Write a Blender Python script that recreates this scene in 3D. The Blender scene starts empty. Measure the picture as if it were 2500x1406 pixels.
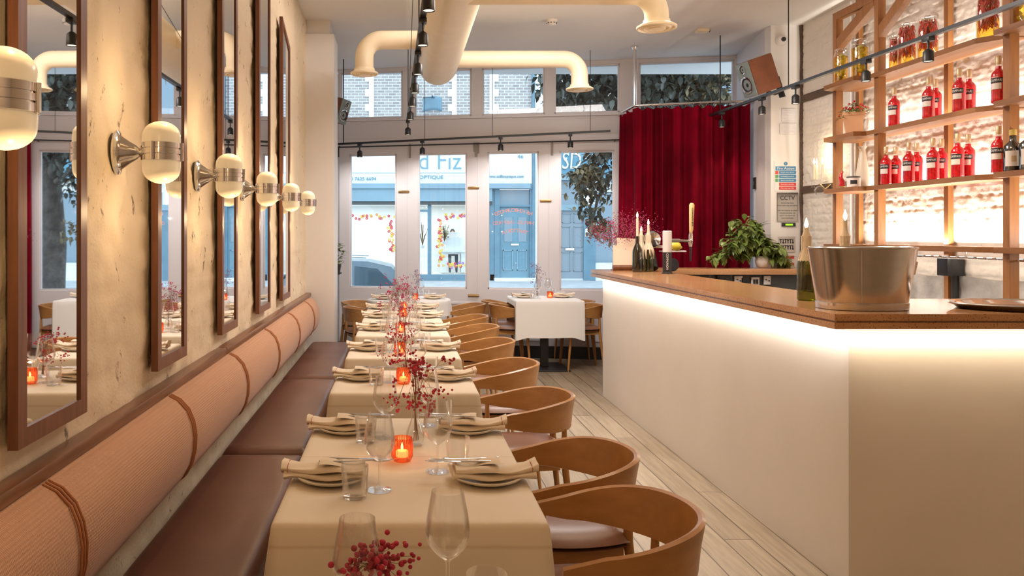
import bpy, bmesh, math, random
from mathutils import Vector, Matrix, noise
sc = bpy.context.scene
COL = sc.collection
PI = math.pi
random.seed(7)
# ---------------------------------------------------------------- camera
FPX, VX, VY, H = 1950.0, 976.0, 573.0, 1.45
cam_d = bpy.data.cameras.new('camera'); cam = bpy.data.objects.new('camera', cam_d); COL.objects.link(cam)
cam.location = (0, 0, H); cam.rotation_euler = (PI/2, 0, 0)
cam_d.sensor_width = 36; cam_d.lens = FPX/2500*36
cam_d.shift_x = (1250-VX)/2500; cam_d.shift_y = -(703-VY)/2500
cam_d.clip_end = 200; cam_d.clip_start = .05
sc.camera = cam
# ---------------------------------------------------------------- view, sky
vs = sc.view_settings
sc.display_settings.display_device = 'sRGB'
vs.view_transform = 'Standard'; vs.look = 'None'; vs.gamma = 1; vs.exposure = 0.0; vs.use_curve_mapping = False
cy = sc.cycles
cy.max_bounces = 10; cy.transparent_max_bounces = 24; cy.diffuse_bounces = 4; cy.glossy_bounces = 6
cy.caustics_reflective = False; cy.caustics_refractive = False; cy.sample_clamp_indirect = 4
w = bpy.data.worlds.new('world'); sc.world = w; w.use_nodes = True
bg = w.node_tree.nodes['Background']; bg.inputs[0].default_value = (.74, .88, 1.0, 1); bg.inputs[1].default_value = 2.9
# ---------------------------------------------------------------- lamps
WARM = (1, .74, .46)
def lamp(kind, loc, power, col=WARM, size=.3, size_y=None, rot=(0,0,0), spread=None, angle=None, name='lamp'):
    d = bpy.data.lights.new(name, kind); o = bpy.data.objects.new(name, d); COL.objects.link(o)
    d.energy = power; d.color = col; o.location = loc; o.rotation_euler = rot
    if kind == 'AREA':
        d.shape = 'RECTANGLE'; d.size = size; d.size_y = size_y or size
        if spread: d.spread = spread
    elif kind == 'SPOT':
        d.spot_size = angle or 1.2; d.spot_blend = .8; d.shadow_soft_size = size
    else: d.shadow_soft_size = size
    return o
# added fill lamps without fittings: an uplight behind the camera, the rest overhead
lamp('AREA', (.3, -1.5, 2.3), 30, (1,.60,.29), 2.2, 1.2, rot=(PI,0,0))
lamp('AREA', (1.0, .8, 3.42), 9, (1,.60,.30), 1.6, 1.2)
lamp('AREA', (1.3, 3.6, 3.44), 26, (1,.78,.55), 1.2, 1.2)
lamp('AREA', (1.2, 5.9, 3.44), 108, (1,.92,.88), 1.8, 1.0)
# LED strips: under the bar top, and on the back edge of every back-bar shelf
LED = (1, .93, .83)
lamp('AREA', (1.79, 5.22, 1.062), 11, LED, .02, 4.0)
lamp('AREA', (2.75, 3.222, 1.062), 5.5, (1,.82,.58), 1.9, .02)
# ---------------------------------------------------------------- helpers
class MB:
    def __init__(s): s.bm = bmesh.new(); s.M = Matrix.Identity(4)
    def v(s, p): return s.bm.verts.new(s.M @ Vector(p))
    def face(s, vs):
        try: return s.bm.faces.new(vs)
        except ValueError: return None
    def box(s, x0, x1, y0, y1, z0, z1, bev=0):
        if bev:
            r = bmesh.ops.create_cube(s.bm, size=1)
            V = r['verts']
            for v in V: v.co = Vector(((x0+x1)/2+v.co.x*(x1-x0), (y0+y1)/2+v.co.y*(y1-y0), (z0+z1)/2+v.co.z*(z1-z0)))
            E = list({e for v in V for e in v.link_edges})
            r2 = bmesh.ops.bevel(s.bm, geom=E, offset=bev, segments=2, affect='EDGES', profile=.6)
            vv = set(r2['verts']) | {v for v in V if v.is_valid}
            for v in vv: v.co = s.M @ v.co
            return s
        c = [s.v((x, y, z)) for x in (x0, x1) for y in (y0, y1) for z in (z0, z1)]
        for f in ((0,1,3,2),(4,6,7,5),(0,4,5,1),(2,3,7,6),(0,2,6,4),(1,5,7,3)): s.face([c[i] for i in f])
        return s
    def ring(s, pts): return [s.v(p) for p in pts]
    def skin(s, rings, closed=True, cap=True):
        n = len(rings[0])
        for a, b in zip(rings, rings[1:]):
            for i in range(n if closed else n-1):
                j = (i+1) % n
                s.face([a[i], a[j], b[j], b[i]])
        if cap and closed:
            s.face(list(reversed(rings[0]))); s.face(rings[-1])
    def tube(s, pts, r, n=10, cap=True, flat=None):
        pts = [Vector(p) for p in pts]; m = len(pts)
        rr = r if isinstance(r, (list, tuple)) else [r]*m
        up = None; rings = []
        for i, p in enumerate(pts):
            t = (pts[min(i+1, m-1)]-pts[max(i-1, 0)]).normalized()
            if up is None:
                up = Vector((0,0,1)) if abs(t.z) < .9 else Vector((0,1,0))
            a = t.cross(up)
            if a.length < 1e-6: a = t.orthogonal()
            a.normalize(); b = a.cross(t).normalized(); up = b
            f = flat or 1
            rings.append(s.ring([p+a*math.cos(2*PI*k/n)*rr[i]+b*math.sin(2*PI*k/n)*rr[i]*f for k in range(n)]))
        s.skin(rings, True, cap); return s
    def lathe(s, prof, n=24, c=(0,0,0), axis='z', cap=False):
        rings = []
        for r, z in prof:
            pts = []
            for k in range(n):
                a = 2*PI*k/n; x, y = r*math.cos(a), r*math.sin(a)
                pts.append({'z': (c[0]+x, c[1]+y, c[2]+z), 'y': (c[0]+x, c[1]+z, c[2]+y), 'x': (c[0]+z, c[1]+x, c[2]+y)}[axis])
            rings.append(s.ring(pts))
        s.skin(rings, True, cap); return s
    def prism(s, poly, z0, z1):
        a = s.ring([(x, y, z0) for x, y in poly]); b = s.ring([(x, y, z1) for x, y in poly])
        s.skin([a, b]); return s
    def prism_x(s, poly, x0, x1):          # poly of (y,z)
        s.skin([s.ring([(x0, y, z) for y, z in poly]), s.ring([(x1, y, z) for y, z in poly])]); return s
    def prism_y(s, poly, y0, y1):          # poly of (x,z)
        s.skin([s.ring([(x, y0, z) for x, z in poly]), s.ring([(x, y1, z) for x, z in poly])]); return s
    def surf(s, nu, nv, f, closed=False):
        g = [[s.v(f(i/nu, j/nv)) for j in range(nv+1)] for i in range(nu + (0 if closed else 1))]
        for i in range(nu):
            for j in range(nv):
                a, b = g[i], g[(i+1) % len(g)]
                s.face([a[j], b[j], b[j+1], a[j+1]])
        return s
    def ball(s, c, r, seg=8, sc3=(1,1,1)):
        m = Matrix.Translation(c) @ Matrix.Diagonal((r*sc3[0], r*sc3[1], r*sc3[2], 1))
        bmesh.ops.create_uvsphere(s.bm, u_segments=seg, v_segments=max(4, seg*2//3), radius=1, matrix=s.M @ m); return s
    def ico(s, c, r, sub=1):
        bmesh.ops.create_icosphere(s.bm, subdivisions=sub, radius=r, matrix=s.M @ Matrix.Translation(c)); return s
    def leaf(s, p, d, L, W, up=Vector((0,0,1)), droop=.25):
        p = Vector(p); d = Vector(d).normalized(); sd = d.cross(up)
        if sd.length < .05: sd = d.orthogonal()
        sd.normalize(); n = sd.cross(d)
        q = [p, p+d*L*.3+sd*W*.42+n*W*.1, p+d*L*.62+sd*W*.4-n*L*droop*.3, p+d*L-n*L*droop, p+d*L*.62-sd*W*.4-n*L*droop*.3, p+d*L*.3-sd*W*.42+n*W*.1, p+d*L*.45-n*W*.12]
        v = [s.v(x) for x in q]
        for a, b in ((0,1),(1,2),(2,3),(3,4),(4,5),(5,0)): s.face([v[a], v[b], v[6]])
    def build(s, name, mat, parent=None, smooth=True, ang=40, normals=True, loc=None, rz=None, sol=0, sub=0):
        if normals: bmesh.ops.recalc_face_normals(s.bm, faces=s.bm.faces)
        me = bpy.data.meshes.new(name); s.bm.to_mesh(me); s.bm.free()
        if smooth:
            for p in me.polygons: p.use_smooth = True
            me.set_sharp_from_angle(angle=math.radians(ang))
        me.materials.append(mat)
        o = bpy.data.objects.new(name, me); COL.objects.link(o)
        if parent: o.parent = parent
        if loc: o.location = loc
        if rz is not None: o.rotation_euler = (0, 0, rz)
        if sol: m = o.modifiers.new('solid', 'SOLIDIFY'); m.thickness = sol; m.offset = 0
        if sub: m = o.modifiers.new('sub', 'SUBSURF'); m.levels = sub; m.render_levels = sub
        return o
def tag(o, label=None, cat=None, group=None, kind=None):
    if label: o['label'] = label
    if cat: o['category'] = cat
    if group: o['group'] = group
    if kind: o['kind'] = kind
    return o
def thing(name, label, cat, loc=(0,0,0), rz=0, group=None, rot=None):
    o = bpy.data.objects.new(name, None); COL.objects.link(o); o.empty_display_size = .05
    o.location = loc; o.rotation_euler = rot or (0, 0, rz)
    return tag(o, label, cat, group)
KIDS = {}
def copy_tree(o, loc=None, rz=None, label=None, group=None, parent=None, kids=None):
    c = o.copy(); COL.objects.link(c)
    if parent: c.parent = parent
    if loc is not None: c.location = loc
    if rz is not None: c.rotation_euler = (0, 0, rz)
    if label: c['label'] = label
    if group: c['group'] = group
    for ch in list(o.children): copy_tree(ch, parent=c)
    return c
def place(proto, used, loc, rz, label, group=None):
    if not used: 
        used.append(1); proto.location = loc; proto.rotation_euler = (0,0,rz); tag(proto, label, None, group); return proto
    return copy_tree(proto, loc, rz, label, group)
def P(x, y, d): return Vector(((x-VX)/FPX*d, d, H-(y-VY)/FPX*d))
FONT = None
def lettering(body, size, mat, parent, loc, rot=(PI/2,0,0), ext=.002, align='CENTER', name='lettering', width=None, mirror=False, shear=0, offset=0):
    cu = bpy.data.curves.new('t', 'FONT'); cu.body = body; cu.size = size; cu.extrude = ext; cu.align_x = align; cu.align_y = 'CENTER'; cu.shear = shear; cu.offset = offset
    cu.resolution_u = 3
    t = bpy.data.objects.new('t', cu); COL.objects.link(t)
    dg = bpy.context.evaluated_depsgraph_get(); dg.update()
    me = bpy.data.meshes.new_from_object(t.evaluated_get(dg)); me.name = name
    bpy.data.objects.remove(t); bpy.data.curves.remove(cu)
    xs = [v.co.x for v in me.vertices]
    if width and xs:
        k = width/(max(xs)-min(xs))
        for v in me.vertices: v.co.x *= k
    if mirror:
        for v in me.vertices: v.co.x *= -1
        me.flip_normals()
    me.materials.clear(); me.materials.append(mat)
    o = bpy.data.objects.new(name, me); COL.objects.link(o)
    o.location = loc; o.rotation_euler = rot
    if parent: o.parent = parent
    return o
# ---------------------------------------------------------------- materials
def nt(name):
    m = bpy.data.materials.new(name); m.use_nodes = True
    t = m.node_tree; b = t.nodes['Principled BSDF']; return m, t, b
def tc(t, scale=(1,1,1), rot=(0,0,0), kind='Object'):
    c = t.nodes.new('ShaderNodeTexCoord'); mp = t.nodes.new('ShaderNodeMapping')
    mp.inputs['Scale'].default_value = scale; mp.inputs['Rotation'].default_value = rot
    t.links.new(c.outputs[kind], mp.inputs[0]); return mp.outputs[0]
def noi(t, vec, scale, detail=4, rough=.55):
    n = t.nodes.new('ShaderNodeTexNoise'); n.inputs['Scale'].default_value = scale; n.inputs['Detail'].default_value = detail; n.inputs['Roughness'].default_value = rough
    t.links.new(vec, n.inputs['Vector']); return n.outputs['Fac']
def ramp(t, fac, stops):
    r = t.nodes.new('ShaderNodeValToRGB'); e = r.color_ramp.elements
    while len(e) > 1: e.remove(e[-1])
    e[0].position = stops[0][0]; e[0].color = (*stops[0][1], 1)
    for p, c in stops[1:]:
        q = e.new(p); q.color = (*c, 1)
    t.links.new(fac, r.inputs[0]); return r.outputs[0]
def bump(t, b, h, strength=.3, dist=.01):
    n = t.nodes.new('ShaderNodeBump'); n.inputs['Strength'].default_value = strength; n.inputs['Distance'].default_value = dist
    t.links.new(h, n.inputs['Height']); t.links.new(n.outputs[0], b.inputs['Normal']); return n
def mulc(t, a, b, fac=1):
    m = t.nodes.new('ShaderNodeMix'); m.data_type = 'RGBA'; m.blend_type = 'MULTIPLY'; m.inputs[0].default_value = fac
    t.links.new(a, m.inputs[6]); t.links.new(b, m.inputs[7]); return m.outputs[2]
def math2(t, op, a, b):
    m = t.nodes.new('ShaderNodeMath'); m.operation = op
    for i, x in enumerate((a, b)):
        if isinstance(x, (int, float)): m.inputs[i].default_value = x
        elif x is not None: t.links.new(x, m.inputs[i])
    return m.outputs[0]
def MAT(name, col, rough=.5, metal=0, var=0, vscale=6, bmp=0, bscale=60, bdist=.004, coat=0, sheen=0, emit=0, spec=None, emcol=None, trans=0):
    m, t, b = nt(name)
    b.inputs['Base Color'].default_value = (*col, 1); b.inputs['Roughness'].default_value = rough; b.inputs['Metallic'].default_value = metal
    if coat: b.inputs['Coat Weight'].default_value = coat; b.inputs['Coat Roughness'].default_value = .12
    if sheen: b.inputs['Sheen Weight'].default_value = sheen; b.inputs['Sheen Roughness'].default_value = .4
    if spec is not None: b.inputs['Specular IOR Level'].default_value = spec
    if trans: b.inputs['Transmission Weight'].default_value = trans
    if emit: b.inputs['Emission Strength'].default_value = emit; b.inputs['Emission Color'].default_value = (*(emcol or col), 1)
    v = tc(t)
    if var:
        c1 = tuple(max(0, c*(1-var)) for c in col); c2 = tuple(min(1, c*(1+var)) for c in col)
        t.links.new(ramp(t, noi(t, v, vscale), [(.3, c1), (.7, c2)]), b.inputs['Base Color'])
    if bmp: bump(t, b, noi(t, v, bscale, 3), bmp, bdist)
    return m
def WOOD(name, c1, c2, axis=0, scale=5, rough=.45, stretch=12, coat=0):
    m, t, b = nt(name)
    s = [stretch*1.0]*3; s[axis] = 1
    v = tc(t, tuple(x*scale/5 for x in s))
    n = noi(t, v, 3.2, 6, .6)
    t.links.new(ramp(t, n, [(.30, c1), (.52, tuple((a+b_)/2 for a, b_ in zip(c1, c2))), (.72, c2)]), b.inputs['Base Color'])
    b.inputs['Roughness'].default_value = rough
    if coat: b.inputs['Coat Weight'].default_value = coat; b.inputs['Coat Roughness'].default_value = .15
    bump(t, b, n, .12, .003); return m
def GLASS(name, tint=(1,1,1), edge=.12, rough=.02, base=.02, gloss=(1,1,1), cap=.5):
    m, t, b = nt(name); t.nodes.remove(b); out = t.nodes['Material Output']
    tr = t.nodes.new('ShaderNodeBsdfTransparent'); tr.inputs[0].default_value = (*tint, 1)
    gl = t.nodes.new('ShaderNodeBsdfGlossy'); gl.inputs['Roughness'].default_value = rough; gl.inputs[0].default_value = (*gloss, 1)
    lw = t.nodes.new('ShaderNodeLayerWeight'); lw.inputs[0].default_value = edge
    f = math2(t, 'MINIMUM', math2(t, 'ADD', math2(t, 'MULTIPLY', lw.outputs['Fresnel'], .8), base), cap)
    mx = t.nodes.new('ShaderNodeMixShader'); t.links.new(f, mx.inputs[0]); t.links.new(tr.outputs[0], mx.inputs[1]); t.links.new(gl.outputs[0], mx.inputs[2])
    t.links.new(mx.outputs[0], out.inputs[0]); return m
def mk_plaster(name, col, dark, brick=False, crack=.5):
    m, t, b = nt(name); v = tc(t)
    base = ramp(t, noi(t, v, 2.2, 6), [(.3, tuple(c*.90 for c in col)), (.7, col)])
    big = noi(t, v, 14, 5, .6)
    pits = ramp(t, noi(t, tc(t, (1, 1, .6)), 13, 8, .76), [(.295+.03*crack, dark), (.34+.03*crack, (1,1,1))])
    spec = ramp(t, noi(t, v, 60, 3, .6), [(.25, (.62,.58,.5)), (.34, (1,1,1))])
    pit2 = ramp(t, noi(t, tc(t, (1,1,.8)), 26, 6, .7), [(.30, (.30,.24,.18)), (.335, (1,1,1))])
    c = mulc(t, mulc(t, mulc(t, base, pits, .9), pit2, .7), spec, .5)
    t.links.new(c, b.inputs['Base Color']); b.inputs['Roughness'].default_value = .62
    h = math2(t, 'ADD', math2(t, 'MULTIPLY', big, .6), math2(t, 'MULTIPLY', noi(t, v, 70, 3), .25))
    bump(t, b, math2(t, 'ADD', h, pits), .55, .012); return m
m_lwall = mk_plaster('painted_plaster_cream', (.85,.71,.52), (.16,.12,.08), crack=1.5)
m_rwall = mk_plaster('painted_brick_white', (.82,.76,.69), (.25,.2,.16), crack=.3)
m_white = MAT('white_paint', (.80,.77,.75), .5, var=.02, vscale=3, bmp=.1, bscale=25)
m_ceil = MAT('ceiling_paint', (.80,.78,.76), .7, var=.03, vscale=1.2)
m_frame = MAT('lilac_white_gloss', (.74,.72,.75), .35, bmp=.05, bscale=15)
m_barfront = MAT('bar_front_paint', (.80,.74,.68), .55, var=.03, vscale=2, bmp=.12, bscale=9, bdist=.006)
m_duct = MAT('cream_duct_paint', (.86,.74,.54), .42, var=.03, bmp=.05, bscale=30)
m_mirror = MAT('mirror_silver', (.93,.94,.95), .015, 1)
m_chrome = MAT('chrome', (.78,.78,.78), .09, 1)
m_steel = MAT('brushed_steel', (.68,.66,.64), .20, 1, var=.05, vscale=40)
m_cut = MAT('cutlery_steel', (.75,.76,.80), .15, 1)
m_black = MAT('black_metal', (.018,.018,.02), .4)
m_dkgrey = MAT('dark_grey_panel', (.075,.08,.08), .5, var=.1)
m_bframe = WOOD('mirror_frame_wood', (.13,.045,.022), (.24,.095,.045), 2, rough=.4)
m_rail = WOOD('rail_wood', (.12,.045,.022), (.25,.11,.05), 1, rough=.3)
m_oak = WOOD('chair_oak', (.36,.165,.048), (.48,.24,.075), 0, scale=5, rough=.40, coat=.25, stretch=5)
m_oakz = WOOD('chair_oak_upright', (.36,.165,.048), (.48,.24,.075), 2, scale=7, rough=.38)
m_shelf = WOOD('shelf_wood', (.20,.078,.022), (.30,.125,.038), 1, rough=.5)
m_post = WOOD('post_wood', (.25,.10,.028), (.37,.16,.048), 2, rough=.5)
m_beam = WOOD('old_dark_beam', (.06,.04,.03), (.14,.09,.06), 1, rough=.8)
m_seat = MAT('seat_leather', (.22,.095,.045), .36, var=.08, bmp=.1, bscale=120, bdist=.002)
m_bench = MAT('bench_leather', (.125,.052,.034), .36, var=.12, vscale=3, bmp=.15, bscale=90, bdist=.002)
m_cloth = MAT('tablecloth_linen', (.74,.66,.55), .85, var=.02, vscale=4, bmp=.2, bscale=350, bdist=.001, sheen=.2)
def add_crease_shade(m):  # shade of pressed folds painted as darker lines, surface stays flat
    t = m.node_tree; b = t.nodes['Principled BSDF']; c = t.nodes.new('ShaderNodeTexCoord'); sp = t.nodes.new('ShaderNodeSeparateXYZ'); t.links.new(c.outputs['Object'], sp.inputs[0])
    def line(sock, at, w_): return math2(t, 'MAXIMUM', math2(t, 'SUBTRACT', 1.0, math2(t, 'DIVIDE', math2(t, 'ABSOLUTE', math2(t, 'SUBTRACT', sock, at), None), w_)), 0.0)
    h = math2(t, 'MAXIMUM', line(sp.outputs[1], .02, .006), line(sp.outputs[2], -.055, .006))
    src = b.inputs['Base Color'].links[0].from_socket
    t.links.new(mulc(t, src, ramp(t, h, [(0, (1,1,1)), (1, (.86,.80,.74))])), b.inputs['Base Color'])
add_crease_shade(m_cloth)
m_cloth_w = MAT('white_linen', (.84,.82,.79), .85, bmp=.15, bscale=300, bdist=.001)
m_napkin = MAT('napkin_linen', (.76,.66,.54), .9, var=.04, vscale=20, bmp=.3, bscale=300, bdist=.001)
m_stitch = MAT('red_stitch', (.45,.06,.04), .8)
m_plate = MAT('cream_stoneware', (.72,.66,.56), .3)
m_velvet = MAT('crimson_velvet', (.16,.0,.010), .9, var=.45, vscale=2, spec=.1)
m_terra = MAT('terracotta', (.70,.40,.22), .8, var=.05)
m_glass = GLASS('clear_glass', (.965,.965,.965), .20, .03, .03, cap=.5)
m_pane = GLASS('window_glass', (.96,.99,1), .10, .01, .02)
m_green_glass = GLASS('green_bottle_glass', (.36,.38,.07), .3, .05, .06)
m_orange_glass = GLASS('orange_ribbed_glass', (1.0,.60,.42), .35, .10, .12, (1,.62,.45))
m_globe = MAT('opal_glass_lit', (.95,.86,.66), .25, emit=.20, emcol=(1,.78,.46))
m_flame = MAT('flame', (1,.8,.4), .5, emit=14, emcol=(1,.72,.35))
m_tea = MAT('tealight_glow', (1,.8,.5), .5, emit=3.0, emcol=(1,.62,.28))
m_wax = MAT('candle_wax', (.80,.68,.50), .45, bmp=.4, bscale=40)
m_lens = MAT('spot_lens', (1,.95,.85), .3, emit=1.6, emcol=(1,.85,.62))
m_leaf = MAT('plant_leaf', (.17,.24,.055), .38, var=.4, vscale=14)
m_leafdk = MAT('tree_leaf', (.055,.062,.05), .38, var=.5, vscale=5)
m_leafau = MAT('autumn_leaf', (.20,.16,.085), .5, var=.5, vscale=7)
m_stem = MAT('dry_stem', (.20,.11,.05), .8)
m_bloom = MAT('crimson_bloom', (.42,.02,.055), .7, var=.4, vscale=30)
m_bloom2 = MAT('magenta_bloom', (.42,.03,.12), .7, var=.4, vscale=30)
m_bloom3 = MAT('lilac_bloom', (.32,.24,.42), .7, var=.3, vscale=30)
m_red = MAT('red_drink', (.52,.002,.012), .12, var=.35, vscale=45, coat=.6)
m_cap = MAT('brass_cap', (.62,.46,.28), .35, .3)
m_label = MAT('cream_label', (.80,.74,.70), .6)
m_ink = MAT('black_ink', (.02,.02,.025), .6)
m_inkw = MAT('white_ink', (.85,.85,.85), .6)
m_counter = None
def mk_counter():
    m, t, b = nt('speckled_cork_counter'); v = tc(t)
    base = ramp(t, noi(t, v, 4, 4), [(.3, (.50,.25,.11)), (.7, (.62,.34,.16))])
    spk = ramp(t, noi(t, v, 150, 2, .5), [(.32, (.35,.25,.2)), (.40, (1,1,1)), (.66, (1,1,1)), (.74, (1.5,1.4,1.3))])
    t.links.new(mulc(t, base, spk), b.inputs['Base Color']); b.inputs['Roughness'].default_value = .16
    return m
m_counter = mk_counter()
def mk_floor():
    m, t, b = nt('worn_floor_boards')
    v = tc(t, (1,1,1), (0,0,PI/2))
    br = t.nodes.new('ShaderNodeTexBrick'); t.links.new(v, br.inputs[0])
    br.inputs['Scale'].default_value = 1; br.inputs['Brick Width'].default_value = 1.9; br.inputs['Row Height'].default_value = .14
    br.inputs['Mortar Size'].default_value = .0035; br.inputs['Color1'].default_value = (.30,.25,.19,1); br.inputs['Color2'].default_value = (.40,.345,.27,1); br.inputs['Mortar'].default_value = (.10,.075,.055,1)
    br.offset = .37
    g = ramp(t, noi(t, tc(t, (28,1.6,1)), 1.4, 6, .65), [(.3, (.70,.66,.60)), (.65, (1.1,1.08,1.05))])
    p = ramp(t, noi(t, tc(t), .9, 3), [(.35, (.85,.78,.70)), (.65, (1.05,1.03,1))])
    t.links.new(mulc(t, mulc(t, br.outputs[0], g), p), b.inputs['Base Color']); b.inputs['Roughness'].default_value = .34
    bump(t, b, br.outputs['Fac'], -.3, .003); return m
m_floor = mk_floor()
def mk_weave():
    m, t, b = nt('ribbed_salmon_fabric')
    v = tc(t)
    wv = t.nodes.new('ShaderNodeTexWave'); wv.bands_direction = 'Z'; wv.inputs['Scale'].default_value = 40; wv.inputs['Distortion'].default_value = .4
    wv2 = t.nodes.new('ShaderNodeTexWave'); wv2.bands_direction = 'Y'; wv2.inputs['Scale'].default_value = 55; wv2.inputs['Distortion'].default_value = .4
    t.links.new(v, wv.inputs[0]); t.links.new(v, wv2.inputs[0])
    h = math2(t, 'MULTIPLY', wv.outputs['Fac'], wv2.outputs['Fac'])
    t.links.new(ramp(t, h, [(0, (.52,.26,.145)), (.6, (.66,.38,.235))]), b.inputs['Base Color'])
    b.inputs['Roughness'].default_value = .8; b.inputs['Sheen Weight'].default_value = .3
    bump(t, b, h, .5, .004); return m
m_weave = mk_weave()
m_piping = MAT('rust_piping', (.42,.17,.07), .7)
def mk_brick(name, c1, c2, mortar):
    m, t, b = nt(name); v = tc(t, (1,1,1), (PI/2,0,0))
    br = t.nodes.new('ShaderNodeTexBrick'); t.links.new(v, br.inputs[0]); br.inputs['Scale'].default_value = 1
    br.inputs['Brick Width'].default_value = .30; br.inputs['Row Height'].default_value = .115; br.inputs['Mortar Size'].default_value = .014
    br.inputs['Color1'].default_value = (*c1,1); br.inputs['Color2'].default_value = (*c2,1); br.inputs['Mortar'].default_value = (*mortar,1)
    t.links.new(br.outputs[0], b.inputs['Base Color']); b.inputs['Roughness'].default_value = .9; return m
# ================================================================= SETTING
CEIL = 3.48
def struct(o): o['kind'] = 'structure'; return o
def nz(x, y, z, s=1): return noise.noise(Vector((x*s, y*s, z*s)))
struct(MB().box(-2.2, 5.2, -3.2, 9.95, -.12, 0).build('floor', m_floor))
struct(MB().box(-2.2, 5.2, -3.2, 10.1, CEIL, CEIL+.1).build('ceiling', m_ceil))
def lw(u, v):
    y, z = -3+u*10.55, v*CEIL
    r = .010*nz(0, y, z, 4)+.007*nz(5, y, z, 13)+.004*nz(9, y, z, 33)
    row = z/.085; k = row-math.floor(row); r -= .007*max(0, 1-min(k, 1-k)/.12)*(.5+.5*nz(3, y, math.floor(row), 2))
    return (-.888+r*1.15, y, z)
m = MB().surf(420, 150, lw); m.box(-1.1, -.92, -3, 7.55, 0, CEIL); struct(m.build('wall_left', m_lwall, ang=80, normals=False))
def RW(off, d): return 3.90-off
def rwf(u, v):
    y, z = -3+u*10.75, v*CEIL
    row = z/.078; k = row-math.floor(row)
    col = (y+.115*(math.floor(row) % 2))/.23; kc = col-math.floor(col)
    e = max(0, 1-min(k, 1-k)/.16, 1-min(kc, 1-kc)/.06)
    r = .005*nz(2, y, z, 5)+.005*nz(7, y, z, 15)+.005*nz(1, y, z, 38)-.008*e*(.6+.8*nz(4,y,z,6))
    return (RW(0, y)-r, y, z)
m = MB().surf(700, 320, rwf); m.box(3.95, 4.1, -3, 7.75, 0, CEIL)
struct(m.build('wall_right', m_rwall, ang=80, normals=False))
struct(MB().box(-2.2, 5.2, -3.2, -3.0, 0, CEIL).build('wall_back', m_white))
# left pier with its boxed head, and the alcove behind
struct(MB().box(-1.6, -.62, 7.53, 7.98, 0, 3.345, .006).build('wall_pier', m_white))
struct(MB().box(-1.6, -.66, 7.56, 7.95, 3.345, CEIL).build('trim_1', m_white))
struct(MB().box(-1.75, -1.6, 7.5, 10.2, 0, CEIL).build('wall_alcove', m_white))
# right pier carrying the notices, and the side wall of the entrance
struct(MB().box(3.60, 4.1, 7.75, 7.88, 0, CEIL).build('wall_notices', m_white))
struct(MB().prism([(3.60,7.88), (3.84,9.2), (4.0,9.2), (3.9,7.88)], 0, CEIL).build('wall_entrance', m_frame))
# ---- slanted shopfront wall: local frame u (along), v (outwards)
TH = math.atan(-.17); CT = math.cos(TH)
WLOC = (0, 9.70, 0)
def wu(px):
    k = (px-VX)/FPX; y = 9.70/(1+.17*k); return k*y/CT
def wbuild(mb, name, mat, parent=None, **k):
    o = mb.build(name, mat, parent, **k)
    if not parent: o.location = WLOC; o.rotation_euler = (0,0,TH)
    return o
def wpt(u, v, z): return Vector((u*CT-v*math.sin(TH), 9.70+u*math.sin(TH)+v*CT, z))
U0, U1 = wu(822)-.9, wu(1800)+.05
# head beam, transom bar, sill, piers
m = MB(); m.box(U0, U1, 0, .12, 2.62, 2.84, .006); m.box(U0, U1, -.02, .12, 2.84, 2.865); m.box(U0, U1, .0, .12, 2.56, 2.62)
struct(wbuild(m, 'trim_2', m_frame))
struct(wbuild(MB().box(U0, U1, 0, .14, 3.452, CEIL), 'trim_3', m_frame))
struct(wbuild(MB().box(U0, wu(826), 0, .14, 0, 3.42), 'wall_front', m_frame))
struct(wbuild(MB().box(U0, U1, -.03, .10, 0, .139), 'baseboard_front', m_black))
def window(n, ua, ub, z0, z1, pa, pb, q0, q1, bottom=False, fr=m_frame):
    root = bpy.data.objects.new('window_%d' % n, None); COL.objects.link(root); root.location = WLOC; root.rotation_euler = (0,0,TH); struct(root)
    f = MB(); f.box(ua, pa, 0, .07, z0, z1); f.box(pb, ub, 0, .07, z0, z1); f.box(pa, pb, 0, .07, q1, z1); f.box(pa, pb, 0, .07, z0, q0)
    b = .02
    for (x0,x1,y0,y1) in ((pa,pa+b,q0,q1),(pb-b,pb,q0,q1),(pa,pb,q0,q0+b),(pa,pb,q1-b,q1)): f.box(x0,x1,.012,.055,y0,y1)
    if bottom:
        for x0, x1, y0, y1 in ((ua+.06,ub-.06,.62,.64),(ua+.06,ub-.06,.20,.22),(ua+.06,ua+.08,.22,.62),(ub-.08,ub-.06,.22,.62)): f.box(x0,x1,-.012,0,y0,y1)
    f.build('window_frame', fr, root, ang=20)
    MB().box(pa, pb, .030, .036, q0, q1).build('glass_pane', m_pane, root)
    return root
leaf = [(828,853,968,994),(994,1020,1140,1165),(1165,1190,1315,1340),(1340,1366,1500,1516),(1516,1545,1700,1720)]
wins = []
for i, (a, b, c, d) in enumerate(leaf):
    wins.append(window(i+1, wu(a)+.0006, wu(d)-.0006, .14, 2.56, wu(b), wu(c), .80, 2.433, True))
tr = [(826,831,983,998),(998,1012,1151,1164),(1164,1177,1330,1342),(1342,1353,1513,1535),(1535,1560,1793,1800)]
for i, (a, b, c, d) in enumerate(tr):
    window(i+6, wu(a), wu(d), 2.866, 3.452, wu(b), wu(c), 2.872, 3.438)
wbuild(MB().box(wu(1720), U1, 0, .1, .13, 2.56), 'wall_front_right', m_frame)['kind'] = 'structure'
m_brass = MAT('brass', (.55,.38,.18), .3, 1)
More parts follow.
